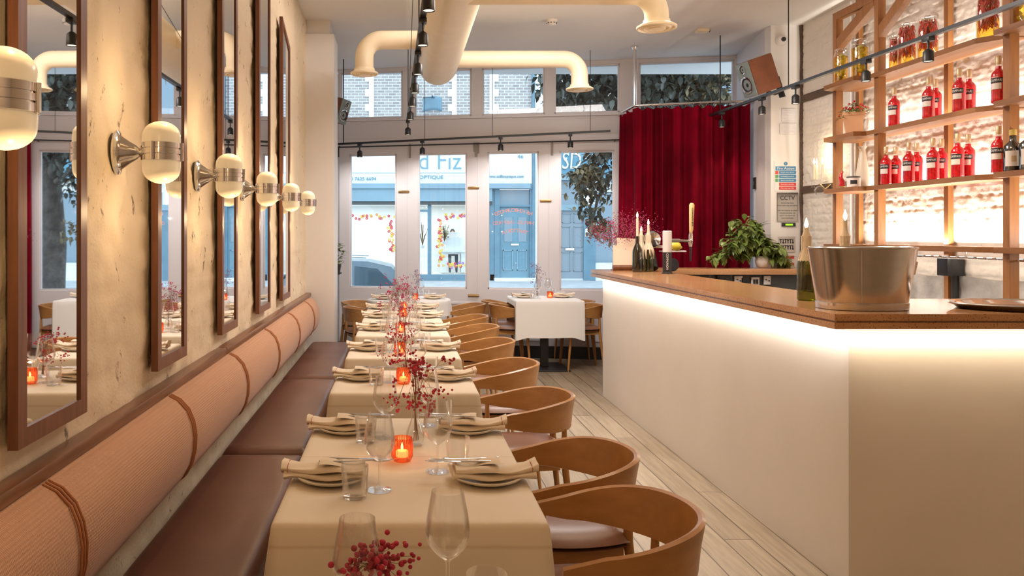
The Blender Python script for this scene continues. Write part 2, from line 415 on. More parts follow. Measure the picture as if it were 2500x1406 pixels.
# bolts and stays on the folding leaves
bl = [(986,466,40,'brass barrel bolt between the first and second glazed leaf'),(1156,458,40,'brass barrel bolt high between the second and third leaf'),(1332,491,40,'brass barrel bolt between the third and fourth leaf'),(1156,722,40,'brass barrel bolt low on the rail under the second leaf')]
for x, y, wd, lab in bl:
    p = wpt(wu(x), -.004, H-(y-VY)/FPX*9.5)
    t = thing('door_bolt', lab, 'bolt', p, TH, 'brass bolts on the folding window leaves')
    MB().box(-.065, .065, -.006, .003, -.016, .016, .003).build('plate', m_brass, t)
    MB().tube([(-.06,-.012,0),(.07,-.012,0)], .006).tube([(.0,-.012,0),(.0,-.03,.0)], .005).build('bolt', m_brass, t)
m_stay = MAT('dull_grey_metal', (.34,.31,.30), .6)
for x, lab in ((1001,'slim grey metal stay hanging under the black rail, leftmost'),(1163,'double grey metal stay hanging under the black rail'),(1348,'slim grey metal stay hanging under the black rail, rightmost')):
    m = MB(); m.box(-.012,.012,-.012,0,-.17,0)
    if x == 1163: m.box(.02,.034,-.012,0,-.13,0); m.box(-.034,-.02,-.012,0,-.11,0)
    o = m.build('metal_stay', m_stay); o.location = wpt(wu(x), -.003, 2.55); o.rotation_euler = (0,0,TH); tag(o, lab, 'bracket', 'metal stays under the rail')
# slim black rail on the shopfront head
m = MB(); m.tube([(wu(828), -.05, 2.52), (wu(1513), -.05, 2.545)], .008, 8); m.tube([(wu(829), -.05, 2.52), (wu(829), -.05, 2.40)], .008, 6)
for x in (830, 1165, 1500): m.tube([(wu(x), -.05, 2.532), (wu(x), 0, 2.532)], .006, 6)
tag(wbuild(m, 'curtain_rail', m_black), 'slim black rod fixed along the head of the shopfront windows', 'rail')
# reversed gilt lettering on the third pane
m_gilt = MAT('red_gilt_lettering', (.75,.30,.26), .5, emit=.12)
pane3 = wins[2]
def arc_text(s, px, py, wpx, rise, size):
    n = len(s); d = 9.46
    for i, ch in enumerate(s):
        if ch == ' ': continue
        q = (i-(n-1)/2)/((n-1)/2)
        x = wu(px - q*wpx/2); z = H-(py + rise*q*q - VY)/FPX*d
        lettering(ch, size, m_gilt, pane3, (x, .026, z), (PI/2, -q*.22*(1 if rise > 0 else -1 if rise < 0 else 0), 0), .001, mirror=True)
arc_text('NEIGHBOURHOOD', 1253, 513, 84, 9, .062)
arc_text('NAPLES-INSPIRED', 1253, 543, 92, 2, .058)
arc_text('TRATTORIA', 1257, 563, 56, 5, .062)
# ================================================================= LEFT WALL
struct(MB().box(-.888, -.835, -3, 3.86, .870, .905, .008).build('trim_4', m_rail))
struct(MB().box(-.888, -.835, 3.865, 7.53, .870, .905, .008).build('trim_5', m_rail))
zs = [(0,0),(1.763,2.152),(2.783,3.163),(3.79,4.155),(4.79,5.21),(5.745,6.15)]
ordi = ['first','second','third','fourth','fifth','sixth','seventh','eighth','ninth','tenth','eleventh','twelfth','thirteenth','fourteenth']
for i, (a, b) in enumerate(zs[1:]):
    x0, x1 = -.866, -.842; z0, z1 = .973, (3.02 if i == 4 else 3.30); dz = .13 if i == 4 else 0; fw = .042
    r = thing('wall_mirror', ['large wall mirror nearest the camera, brown wooden frame, its glass showing the laid table', 'tall wooden framed mirror behind the second wall lamp from the camera','tall wooden framed mirror, middle one of the five','narrow looking wooden framed mirror, fourth from the camera','farthest wooden framed mirror, the only one with its slanted top edge in view'][i], 'mirror', (x0, a, z0), 0, 'framed mirrors along the left wall')
    W, T = b-a, z1-z0
    f = MB()
    def pz(poly): f.prism_x(poly, 0, x1-x0)
    pz([(0,0),(W,0),(W-fw,fw),(fw,fw)]); pz([(0,0),(fw,fw),(fw,T-fw),(0,T)]); pz([(W,0),(W,T-dz),(W-fw,T-dz-fw),(W-fw,fw)]); pz([(0,T),(fw,T-fw),(W-fw,T-dz-fw),(W,T-dz)])
    f.build('frame', m_bframe, r, ang=15)
    MB().prism_x([(fw,fw),(W-fw,fw),(W-fw,T-dz-fw),(fw,T-fw)], .004, x1-x0-.006).build('mirror_glass', m_mirror, r, smooth=False)
# ---- wall lamps
def make_sconce():
    r = thing('wall_lamp', '', 'wall lamp')
    m = MB()
    pr = [(.052,0),(.052,.006),(.045,.010),(.040,.013),(.036,.022),(.026,.040),(.016,.062),(.010,.070),(.009,.078)]
    rings = []
    for rr, x in pr:
        rings.append(m.ring([(x, rr*math.cos(2*PI*k/24), rr*1.32*math.sin(2*PI*k/24)-.0) for k in range(24)]))
    m.skin(rings); m.build('backplate', m_chrome, r)
    m = MB()
    for s in (1,-1): m.tube([(.004, 0, s*.060),(.009, 0, s*.060)], .005, 8)
    m.build('screw', m_chrome, r)
    c = (.139, 0, 0)
    m = MB(); R = .062
    m.lathe([(R-.004,-.028),(R,-.026),(R,-.010),(R-.004,-.009),(R-.004,-.007),(R+.001,-.006),(R+.001,.008),(R-.004,.009),(R-.004,.011),(R,.012),(R,.028),(R-.004,.030)], 40, c)
    for a in (0, PI*.55, PI*1.45): 
        m.tube([(c[0]+R*1.02*math.cos(a), R*1.02*math.sin(a), -.027),(c[0]+R*1.02*math.cos(a), R*1.02*math.sin(a), .029)], .006, 8)
    m.build('chrome_band', m_chrome, r)
    def dome(s):
        pr = [(.058, s*.024)]+[(.058, s*.042),(.0575, s*.052)]+[(.0575*math.cos(t), s*(.052+.045*math.sin(t))) for t in [i*PI/2/8 for i in range(1,8)]]+[(.002, s*.0972)]
        return MB().lathe(pr, 36, c, cap=True)
    dome(1).build('globe', m_globe, r, ang=80); dome(-1).build('globe', m_globe, r, ang=80)
    return r
scn = make_sconce(); u = []
for i in range(-1, 6):
    y = 1.495+.985*i
    lab = 'opal and chrome wall lamp, '+('behind the camera on the left wall' if i < 0 else ['partly cut off by the left edge, nearest of the row','second of the row, in front of the second mirror','third of the row from the camera','fourth of the row from the camera','fifth of the row, beside the farthest mirror','smallest and farthest, in front of the white pier'][i])
    place(scn, u, (-.879, y, 1.705), 0, lab, 'opal wall lamps along the left wall')
    lamp('POINT', (-.70, y, 1.90), 1.5, (1,.68,.36), .004); lamp('POINT', (-.70, y, 1.52), 1.3, (1,.68,.36), .004)
# ---- banquette
bq = thing('banquette', 'long wall banquette with brown leather seat and salmon ribbed back roll', 'bench', (0,0,0))
MB().box(-.86, -.50, -2.9, 7.50, 0, .36).build('base', m_bframe, bq)
ys = [-2.9, -.1, 1.79, 3.68, 5.57, 7.50]
for a, b in zip(ys, ys[1:]):
    m = MB()
    def cf(p, q, a=a, b=b):
        y = a+.004+(b-a-.008)*p; x = -.845+.435*q
        e = min(1, min(q, 1-q)*8); ey = min(1, min(p, 1-p)*(b-a)*14)
        z = .36+(.095*(math.sqrt(max(0, 1-(1-e)**2))*math.sqrt(max(0, 1-(1-ey)**2))))+.004*nz(q*3, y*3, 0)
        return (x, y, z)
    m.surf(80, 34, cf); m.build('seat_cushion', m_bench, bq, ang=80, normals=False)
prof = [(-.872,.872),(-.835,.868),(-.800,.850),(-.768,.815),(-.750,.770),(-.742,.720),(-.744,.670),(-.756,.620),(-.778,.578),(-.805,.556),(-.840,.550),(-.872,.552)]
sm = [-1.18,-.16,.86,1.88,2.90,3.92,4.94,5.96,6.98,7.44]
for a, b in zip(sm, sm[1:]):
    m = MB(); rings = []
    for k in range(13):
        p = k/12; y = a+(b-a)*p; pf = 1-.05*(max(0, 1-min(p,1-p)*(b-a)/.05))**2
        rings.append(m.ring([(-.872+(x+.872)*pf, y, .71+(z-.71)*(.97+.03*pf)) for x, z in prof]))
    m.skin(rings); m.build('back_cushion', m_weave, bq, ang=60)
for a in sm[1:-1]:
    m_ = MB()
    for k in (-.016, 0, .016): m_.tube([(x*1.0+(.001), a+k, z) for x, z in prof[1:-1]], .0032, 6)
    m_.build('piping', m_piping, bq)
# ================================================================= BAR
BZ = 1.133
bar = thing('bar_counter', 'white fronted bar with glossy speckled orange brown top and beaded edge', 'bar counter', (1.83, 3.256, 0))
def off(o): 
    for c in o.children: c.location = (-o.location.x, -o.location.y, -o.location.z)
outer = [(1.735,3.186),(3.87,3.186),(3.87,3.95),(2.267,3.95),(2.267,7.34),(1.80,7.34),(1.735,7.26)]
inn = [(1.752,3.203),(3.86,3.203),(3.86,3.93),(2.25,3.93),(2.25,7.32),(1.81,7.32),(1.752,7.25)]
m = MB(); m.prism(outer, BZ-.026, BZ-.004); m.prism([(x+(.004 if x < 2 else 0), y+(.004 if y < 4 else -.004)) for x, y in outer], BZ-.004, BZ); m.prism(inn, BZ-.034, BZ-.026); m.prism(outer, BZ-.060, BZ-.034)
m.build('counter_top', m_counter, bar, ang=20)
MB().prism([(1.83,3.256),(1.83,7.20),(1.90,7.20),(1.90,3.326)],0,BZ-.06).build('front_panel', m_barfront, bar, ang=20); MB().prism([(1.83,3.256),(1.90,3.326),(3.86,3.326),(3.86,3.256)],0,BZ-.06).build('front_panel', m_barfront, bar, ang=20)
MB().box(1.90,2.2,7.13,7.20,0,BZ-.06).build('end_panel', m_barfront, bar)
MB().box(2.16,2.24,3.95,7.12,.1,BZ-.06).build('inner_panel', m_dkgrey, bar)
m = MB(); m.box(1.775,1.80,3.24,7.2,BZ-.066,BZ-.0605); m.box(1.80,3.7,3.21,3.235,BZ-.066,BZ-.0605); m.build('light_strip', m_lens, bar)
off(bar)
bb = thing('back_counter', 'speckled worktop on a dark grey panel running under the red curtain', 'counter', (2.3,7.4,0))
MB().box(2.27,3.87,7.36,7.74,BZ-.052,BZ,.004).build('counter_top', m_counter, bb); MB().box(2.28,3.86,7.42,7.73,0,BZ-.052).build('panel', m_dkgrey, bb)
MB().box(2.28,3.86,7.412,7.42,.93,.938).build('panel_strip', m_steel, bb); off(bb)
sb = thing('service_counter', 'pale stone service counter along the white brick wall behind the bar', 'counter', (3.4,4,0))
MB().prism([(RW(.62,3.98),3.98),(RW(.04,3.98),3.98),(RW(.04,7.0),7.0),(RW(.62,7.0),7.0)],.88,.92).build('counter_top', m_cloth_w, sb, ang=20)
MB().prism([(RW(.60,4.0),4.0),(RW(.04,4.0),4.0),(RW(.04,7.0),7.0),(RW(.60,7.0),7.0)],0,.88).build('cabinet', m_dkgrey, sb, ang=20); off(sb)
def tri(n, off_=.30):   # shelf edge depth for a photo column
    k = (n-VX)/FPX; return (3.555-off_)/(k-.0585)
# sockets on the dark panel
for x, y, wd, mt, lab in ((1802,684,20,m_white,'white double socket on the dark panel, leftmost'),(1843,687,20,m_white,'white switch plate with two black rockers on the dark panel'),(1872,684,17,m_white,'white plug top on the dark panel, rightmost'),(1760,682,22,m_black,'black plugged in adaptor on the dark panel under the plant'),(1816,688,16,m_black,'black plug pair between the two white plates')):
    p = P(x, y, 7.41); t = thing('wall_socket', lab, 'socket', p, 0, 'sockets behind the bar')
    hw = wd*.0019; MB().box(-hw,hw,-.012,.0,-.04,.04,.004).build('plate', mt, t)
    m = MB()
    if x == 1843: m.box(-.022,-.004,-.02,-.012,-.02,.02); m.box(.004,.022,-.02,-.012,-.02,.02)
    else: m.tube([(-.014,-.014,.008),(-.014,-.024,.008)], .006); m.tube([(.014,-.014,-.004),(.014,-.024,-.004)], .006)
    m.build('switch', m_black, t)
# ================================================================= BACK BAR SHELVES
XF = 3.58
units = [('A', 6.575, 6.147, .010, 3.49, 6.59, [6.69]), ('B', 6.13, 4.97, .17, 3.58, 6.01, [5.60]), ('C', 4.77, 3.3, .17, 3.545, 4.715, [4.2])]
shz = [1.374, 1.822, 2.245, 2.672]
for (nm, d1, d0, ch, xf, p, rear), lab in zip(units, ('short wooden shelf unit at the far end, holding the terracotta pot','long middle wooden shelf unit holding most of the red bottles','wooden shelf unit cut off by the right edge, nearest the camera')):
    r = thing('shelf_unit', lab, 'shelves', (3.60, p, .92), 0, 'wooden shelf units on the brick wall'); kids = []
    for k, z in enumerate(shz):
        poly = [(xf,d1),(xf,d0),(xf+.12,d0-ch),(3.80,d0-ch),(3.80,d1+(.07 if nm == 'A' else 0)),(3.60,d1+(.07 if nm == 'A' else 0))]
        kids.append(MB().prism(poly, z-.034, z).build('shelf_board', m_shelf, r, ang=20))
    pt = 3.285 if nm == 'A' else 3.43
    kids.append(MB().box(3.60,3.657,p,p+.052,.92,pt).build('post', m_post, r, ang=20))
    for q in rear: kids.append(MB().box(3.845,3.883,q,q+.045,.92,3.43).build('wall_batten', m_post, r, ang=20))
    q = {'A':6.07,'B':4.77,'C':3.3}[nm]
    kids.append(MB().box(3.60,3.657,q,p,pt-.06,pt).build('top_rail', m_post, r, ang=20))
    z0 = 3.02 if nm == 'A' else 2.98
    m = MB(); m.skin([m.ring([(3.602,y,z-.045),(3.655,y,z-.045),(3.655,y,z+.045),(3.602,y,z+.045)]) for y, z in ((p, z0), ({'A':6.07,'B':5.36,'C':4.1}[nm], pt-.05))]); kids.append(m.build('brace', m_post, r, ang=20))
    for c in kids: c.location = (-3.60, -p, -.92)
for i, z in enumerate(shz):
    pw = [30, 12, 9.5, 6][i]
    for (a, b) in ((3.35,4.6),(4.85,6.08),(6.15,6.6)):
        mid = (a+b)/2
        lamp('AREA', (3.83, mid, z+.004), pw*(b-a)/2.0, (1,.92,.80), .02, b-a, rot=(0, PI-.22, 0))
lamp('AREA', (3.80, 5.0, 1.33), 6, (1,.92,.80), .03, 3.0, rot=(0, .3, 0))
# dark beams let into the brick wall
for y0, y1, z, n in ((6.75,7.74,1.88,6),(6.75,7.74,2.76,7)):
    struct(MB().prism([(RW(.018,y0),y0),(RW(-.01,y0),y0),(RW(-.01,y1),y1),(RW(.018,y1),y1)], z-.03, z+.035).build('trim_%d' % n, m_beam, ang=20))
m = MB(); m.tube([(3.895+.03*nz(0,0,z,3), 7.74, z) for z in [i*.12 for i in range(30)]], .018, 5); struct(m.build('trim_8', m_beam))  # thin dark tube standing in for the dark crack at the pier corner
def dado(u, v):
    y, z = 4.0+u*3.0, .90+v*.26
    return (RW(.020,y)-.014*nz(y,z,4,7)-.008*nz(y,z,9,19), y, z+.02*nz(y,0,3,3)*v)
struct(MB().surf(150, 22, dado).build('wall_right_plinth', MAT('bare_grey_render', (.42,.40,.38), .8, var=.25, vscale=5, bmp=.6, bscale=25, bdist=.01), ang=80))
tag(MB().tube([(3.86,6.82,.93),(3.86,6.82,3.44)], .016, 12).build('wall_pipe', m_white), 'white pipe running up the brick wall behind the far shelf unit', 'pipe')
# box and conduit on the wall
t = thing('junction_box', 'black electrical box with conduit on the stone wall above the service counter', 'electrical box', P(2335,652,5.55))
MB().box(-.10,.02,-.055,.055,-.06,.07,.006).build('box', m_black, t); MB().tube([(-.01,0,-.05),(-.01,0,-.30)], .022).build('conduit', m_black, t)
# wire glass rack
m = MB()
for s in (0, 1):
    m.tube([(RW(.26-.16*s,6.1), 5.95, 1.295), (RW(.26-.16*s,4.1), 4.1, 1.295)], .004, 6)
for k in range(22):
    y = 4.1+k*.085; m.tube([(RW(.27,y), y, 1.30),(RW(.09,y), y, 1.30)], .003, 5); 
    if k % 6 == 0: m.tube([(RW(.27,y), y, 1.30),(RW(.27,y), y, 1.342)], .003, 5)
tag(m.build('wire_rack', m_chrome), 'chrome wire glass rack hung under the lowest shelf', 'rack')
# ================================================================= DUCTS
dm = thing('ventilation_duct', 'fat cream painted ventilation duct with rounded end running along the ceiling', 'duct', (.37, 7.9, 3.09))
pr = [(.001,0),(.09,-.012),(.15,-.05),(.182,-.11),(.19,-.2),(.19,-3.0),(.194,-3.0),(.194,-3.03),(.19,-3.03),(.19,-6.0),(.19,-10.8)]
MB().lathe(pr, 40, axis='y').build('duct_body', m_duct, dm, ang=50)
def branch(x0, x1, y, zc, zo, R, fl, lab):
    s = 1 if x1 > x0 else -1; r = thing('duct_branch', lab, 'duct', (x1, y, zc), 0, 'cream branch ducts with round outlets')
    bend = R*1.9; pts = [(x0-x1, 0, 0), (-s*bend, 0, 0)]
    for k in range(1, 9):
        a = k/8*PI/2; pts.append((-s*bend+s*bend*math.sin(a), 0, -bend+bend*math.cos(a)))
    pts.append((0, 0, zo-zc+.02))
    MB().tube(pts, R, 30, False).build('pipe', m_duct, r, ang=60)
    f = zo-zc
    MB().lathe([(R,.05+f),(R+.008,.05+f),(R+.01,.035+f),(fl*.80,.025+f),(fl,.012+f),(fl,.0+f),(fl*.93,-.004+f),(fl*.88,.008+f),(fl*.72,.006+f),(fl*.70,-.006+f),(fl*.62,-.006+f),(fl*.6,.004+f),(fl*.45,.006+f),(fl*.43,-.010+f),(.001,-.014+f)], 40).build('outlet', m_duct, r, ang=50)
    return r
branch(.3, -.30, 6.77, 3.10, 2.81, .078, .118, 'cream branch duct bending down to a round outlet over the banquette')
branch(.4, 1.675, 7.44, 3.085, 2.80, .078, .126, 'long cream branch duct bending down in front of the shopfront windows')
branch(.4, 1.63, 5.07, 2.985, 2.76, .075, .124, 'cream branch duct with its round outlet nearest the camera, over the bar aisle')
# ================================================================= TRACK LIGHTS
def track(name, a, b, wires, lab):
    r = thing(name, lab, 'lighting track', a); a_, b_ = Vector(a), Vector(b); d = b_-a_
    n = Vector((-d.y, d.x, 0)).normalized()*.017
    m = MB(); rings = []
    for p in (Vector((0,0,0)), d):
        rings.append(m.ring([p-n+Vector((0,0,-.01)), p+n+Vector((0,0,-.01)), p+n+Vector((0,0,.012)), p-n+Vector((0,0,.012))]))
    m.skin(rings); m.build('rail', m_black, r, ang=20)
    for w_, rad in wires:
        p = d*w_; MB().tube([p, (p.x, p.y, CEIL-a[2])], rad, 6).build('hanging_wire', m_black, r)
    return r
def TP(a, b, t): return Vector(a).lerp(Vector(b), t)
T1 = ((.14,3.3,2.66),(.085,8.45,2.66)); T2 = (P(826,352,9.25), P(1490,320,8.75)); T3 = ((3.26,8.38,2.70),(3.37,3.0,2.70))
track('lighting_track', *T1, [(.04,.004),(.34,.004),(.97,.004)], 'long black lighting track running down the room beside the big duct')
track('lighting_track', *T2, [(.02,.006),(.33,.003),(.58,.003),(.93,.003)], 'black lighting track hung across in front of the shopfront windows')
track('lighting_track', *T3, [(.045,.006),(.30,.005),(.75,.005)], 'black lighting track hung over the bar, in front of the bottle shelves')
tag(MB().tube([(T1[0][0]-.04,4.6,CEIL),(T1[0][0]-.05,8.2,2.0+.7)], .003,5).build('cable', m_black), 'thin black cable slanting beside the long lighting track', 'cable')
def make_head():
    r = thing('spotlight', '', 'spotlight')
    MB().box(-.022,.022,-.035,.035,-.035,-.009,.004).build('adaptor', m_black, r)
    MB().tube([(0,0,-.03),(0,0,-.085)], .007, 8).build('stem', m_black, r)
    hs = MB().lathe([(.008,-.080),(.016,-.084),(.030,-.098),(.031,-.160),(.028,-.160),(.027,-.152)], 20, cap=True).build('housing', m_black, r, ang=50)
    MB().lathe([(.026,-.156),(.001,-.155)], 16).build('lens', m_lens, hs)
    return r
hd = make_head(); u = []
for i, d in enumerate((3.75,4.44,5.24,5.93,6.54,7.31,8.40)):
    t_ = (d-T1[0][1])/(T1[1][1]-T1[0][1]); p = TP(*T1, t_)
    place(hd, u, p, .0, 'black spotlight, %s from the camera on the long track' % ('nearest' if i == 0 else ordi[i] if i < 6 else 'farthest'), 'spotlights on the long track')
    lamp('SPOT', p+Vector((0,0,-.17)), (5, 6, 9, 11, 12, 13, 14)[i], (1,.84,.64), .008, angle=1.9)
for i, x in enumerate((881,1039,1231,1397)):
    k = (x-826)/(1490-826); p = TP(*T2, k*(8.75*1)/(9.25*(1-k)+8.75*k) if 0 else k)
    place(hd, u, p, -.2, 'black spotlight on the window track, %s from the left' % ('first' if i == 0 else ordi[i] if i < 3 else 'last'), 'spotlights on the window track')
    lamp('SPOT', p+Vector((0,0,-.17)), 19, (1,.93,.88), .008, rot=(.55,0,0), angle=2.3)
for i, d in enumerate((8.10,7.24,6.65,5.68,5.03)):
    p = TP(*T3, (8.38-d)/5.38)
    place(hd, u, p, 0, 'black spotlight over the bar, %s' % ['farthest, in front of the red curtain','second from the far end, beside the curtain','third from the far end, in front of the notice pier','second nearest, under the lemon jars','nearest the camera, in front of the chilli jars'][i], 'spotlights on the bar track')
    if i in (0,2,4): lamp('SPOT', p+Vector((0,0,-.17)), 16, (1,.80,.55), .008, angle=1.7)
# ceiling fittings
for x, d, lab in ((1347, 7.55, 'white round smoke detector on the ceiling above the shopfront duct'),):
    t = thing('smoke_detector', lab, 'smoke detector', ((x-VX)/FPX*d, d, CEIL))
    MB().lathe([(.055,0),(.055,-.012),(.05,-.018)], 24, cap=True).build('base', m_white, t); MB().lathe([(.048,-.018),(.048,-.026),(.04,-.044),(.03,-.05),(.001,-.052)], 24).build('sensor_cap', m_white, t)
    m = MB()
    for k in range(10): a = k*PI/5; m.box(.044*math.cos(a)-.006,.044*math.cos(a)+.006,.044*math.sin(a)-.006,.044*math.sin(a)+.006,-.036,-.030)
    m.build('vent_slot', m_black, t)
t = thing('ceiling_box', 'small cream square ceiling box where the bar track wire is fixed', 'ceiling box', (P(1735,62,7.7).x, 7.9, CEIL)); MB().box(-.06,.05,-.05,.05,-.03,0,.005).build('box', m_duct, t)
MB().tube([(.05,0,-.015),(.07,0,-.015)], .012, 8).build('cable_gland', m_black, t)
# ================================================================= DINING FURNITURE
TZ = .76
def cloth(name, x0, x1, y0, y1, hang, mat, lab, loc, group, seed=0, rnd=None, side=None, flare=1):
    hx, hy = (x1-x0)/2, (y1-y0)/2; m = MB(); n = 160; rad = rnd or .018
    def edge(t):
        if rnd: a = 2*PI*t; return Vector((hx*math.cos(a), hy*math.sin(a))), Vector((math.cos(a), math.sin(a)))
        per = 4*(hx+hy); s = t*per; pts = [(hx,-hy),(hx,hy),(-hx,hy),(-hx,-hy)]; L = [2*hy,2*hx,2*hy,2*hx]; N = [(1,0),(0,1),(-1,0),(0,-1)]
        i = 0
        while i < 3 and s > L[i]: s -= L[i]; i += 1
        a, b = Vector(pts[i]), Vector(pts[(i+1) % 4]); p = a+(b-a)*min(1, s/L[i])
        n1 = Vector(N[i]); cr = .05; q = s/L[i]*L[i]
        if q < cr: n1 = n1.lerp(Vector(N[i-1]), .5*(1-q/cr))
        elif L[i]-q < cr: n1 = n1.lerp(Vector(N[(i+1) % 4]), .5*(1-(L[i]-q)/cr))
        return p, n1.normalized()
    rings = []
    prof = [(-.10,0,0),(-.02,0,0),(-.004,-.0006,0),(.004,-.004,0),(.008,-.013,.02)]+[(.010, -.013-(hang-.013)*k/9, k/9) for k in range(1,10)]
    for o, z, w in prof:
        pts = []
        for k in range(n):
            t = k/n; p, nn = edge(t)
            cor = 0
            if not rnd: cor = math.exp(-((abs(p.x)-hx)**2+(abs(p.y)-hy)**2)/.004)
            wv = nz(p.x*9+seed*3.1, p.y*9, seed, 1)*.022+nz(p.x*22, p.y*22, seed+5, 1)*.006
            off_ = (o if o < 0 else min(o, .01)) + w*flare*(.016+wv+cor*.032)
            zz = (z if side is None or z > -.02 else -.013+(z+.013)*((side+(hang-side)*(1 if abs(nn.y) > .35 else 0))/hang)) - w*(.006*nz(p.x*5, p.y*5, seed+9, 1)) + w*cor*-.03
            q = p+nn*off_ if o >= 0 else Vector((p.x*(1+o/hx), p.y*(1+o/hy)))
            pts.append((q.x, q.y, zz+(.0012*nz(q.x*6, q.y*6, seed, 1) if o < 0 else 0)))
        rings.append(m.ring(pts))
    m.skin(rings, True, False); m.face(list(rings[0]))
    # no crease modelled here; its shade is painted into the linen colour
    o = m.build(name, mat, ang=75); o.location = loc
    return tag(o, lab, 'tablecloth', group)
def make_table(hx, hy, rnd=False):
    r = thing('dining_table', '', 'table')
    if rnd: MB().lathe([(hx,-.03),(hx,-.003)], 48, cap=True, c=(0,0,TZ)).build('tabletop', m_bframe, r)
    else: MB().box(-hx+.004, hx-.004, -hy+.004, hy-.004, TZ-.03, TZ-.003, .004).build('tabletop', m_bframe, r)
    MB().box(-.04,.04,-.04,.04,.02,TZ-.03).build('column', m_black, r)
    b = min(hx, hy)*.78; MB().box(-b*.85, b*.85, -b, b, 0, .018, .006).build('base_plate', m_black, r); return r
# (x centre, half width, y0, y1)
TB = [(.025,.328,.98,1.62),(.025,.328,1.917,3.01),(.02,.322,3.486,4.065),(.02,.318,4.47,5.07),(.02,.318,5.46,6.08),(.02,.318,6.35,6.95),(.02,.318,7.15,7.72)]
tw = ['front table cut off by the bottom edge','long nearest full table','second full table of the row','third full table of the row','fourth full table of the row','fifth full table of the row','sixth full table of the row']
for i, (cx, hx, y0, y1) in enumerate(TB):
    c = (cx, (y0+y1)/2, 0); t = make_table(hx, (y1-y0)/2); t.location = c
    tag(t, 'black pedestal table hidden under beige cloth, '+tw[i], None, 'tables along the banquette')
    cloth('tablecloth', -hx, hx, -(y1-y0)/2, (y1-y0)/2, .34, m_cloth, 'beige linen tablecloth on the '+tw[i], (cx, c[1], TZ), 'beige tablecloths along the banquette', i)
t = make_table(.44, .44, True); t.location = (.10, 8.60, 0); tag(t, 'round table under white cloth by the window, beyond the banquette row', None)
cloth('tablecloth', -.44, .44, -.44, .44, .16, m_cloth_w, 'white cloth with rounded sides on the round window table', (.10, 8.60, TZ), 'white tablecloths by the window', 11, rnd=.02)
t = make_table(.35, .35); t.location = (1.575, 8.71, 0); tag(t, 'square table with black pedestal standing by the windows left of the bar end', None)
cloth('tablecloth', -.352, .352, -.352, .352, .39, m_cloth_w, 'white square cloth hanging low on the window table beside the bar', (1.575, 8.71, TZ), 'white tablecloths by the window', 14, side=.055, flare=.10)
# ---- chair, facing local -x
def make_chair():
    r = thing('dining_chair', '', 'chair')
    m = MB(); path = [(-.185,-.238)]
    N = 36
    for k in range(N+1):
        f = math.radians(-104+208*k/N); path.append((-.02+.238*math.cos(f), .243*math.sin(f)))
    path.append((-.185,.238)); rings = []
    M_ = len(path)
    for i, (x, y) in enumerate(path):
        a = path[max(i-1,0)]; b = path[min(i+1,M_-1)]; t = Vector((b[0]-a[0], b[1]-a[1], 0)).normalized(); n = Vector((t.y, -t.x, 0))
        w_ = max(0, min(1, (x+.20)/.40)); s = w_*w_*(3-2*w_)
        top = .645+.058*s; bot = .590-.034*s
        if i in (0, M_-1): top -= .012; bot += .012
        th = .010; ln = .012*s
        def q(o, z, l): return (x+n.x*(o+l), y+n.y*(o+l), z)
        rings.append(m.ring([q(-th,bot+.004,-ln*.6),q(0,bot,-ln*.6),q(th,bot+.004,-ln*.6),q(th,(top+bot)/2,0),q(th,top-.005,ln),q(0,top,ln),q(-th,top-.005,ln),q(-th,(top+bot)/2,0)]))
    m.skin(rings); m.build('back_band', m_oak, r, ang=50)
    for sy in (1,-1):
        f = math.radians(38*sy); bx, by = -.02+.236*math.cos(f), .241*math.sin(f)
        MB().tube([(bx+.045,by*1.22,0),(bx+.018,by*1.08,.25),(bx-.002,by,.44),(bx,by,.568)], [.009,.014,.017,.011], 12).build('leg', m_oakz, r)
        MB().tube([(-.185,sy*.225,0),(-.165,sy*.222,.25),(-.150,sy*.225,.43),(-.150,sy*.237,.60)], [.009,.014,.017,.010], 12).build('leg', m_oakz, r)
    m = MB()
    m.prism([(-.165,-.215),(-.165,.215),(.145,.165),(.145,-.165)], .385, .432); m.build('seat_frame', m_oak, r, ang=20)
    m = MB()
    def sf(u, v):
        a, b = 2*u-1, 2*v-1
        x = a*math.sqrt(1-b*b*.32); y = b*math.sqrt(1-a*a*.32); e = max(abs(a), abs(b))
        z = .445+.034*(1-e**6)+.006*(1-e**2)
        wy = .232-.025*(x+1)/2
        return (-.01+x*.205*(1.03 if e > .97 else 1), y*wy, z)
    m.surf(22, 22, sf); m.surf(22, 22, lambda u, v: (lambda p: (p[0], p[1], .433))(sf(u, v)))
    bmesh.ops.remove_doubles(m.bm, verts=m.bm.verts, dist=.0005)
    m.build('seat_pad', m_seat, r, ang=70)
    return r
ch = make_chair(); u = []
cl = ['nearest the camera, at the bottom edge of the photo','second in the row, by the long nearest table','third in the row, beside the second full table','fourth in the row, beside the third full table','fifth in the row, beside the fourth full table','sixth in the row, beside the fifth full table','seventh in the row, farthest along the banquette tables']
for i, y in enumerate((2.20,2.78,3.78,4.72,5.70,6.60,7.42)):
    place(ch, u, (.585, y, 0), [.0,.03,-.02,.02,-.03,.02,0][i], 'curved oak armchair, '+cl[i], 'oak armchairs facing the banquette')
for x, y, rz, lab in ((.70,8.72,.05,'right of the round window table'),(-.36,8.34,PI+.35,'left of the round window table, with its back to the camera side'),(-.42,9.02,PI-.5,'behind the round window table, by the left window'),
    (1.965,8.67,0,'right of the square window table, the nearer one, beside the bar end'),(1.985,9.11,-.05,'right of the square window table, the one by the glass'),(1.20,8.69,PI,'left of the square window table, the nearer one'),(1.17,9.14,PI+.05,'left of the square window table, the one by the glass')):
    place(ch, u, (x, y, 0), rz, 'curved oak armchair '+lab, 'oak armchairs at the window tables')
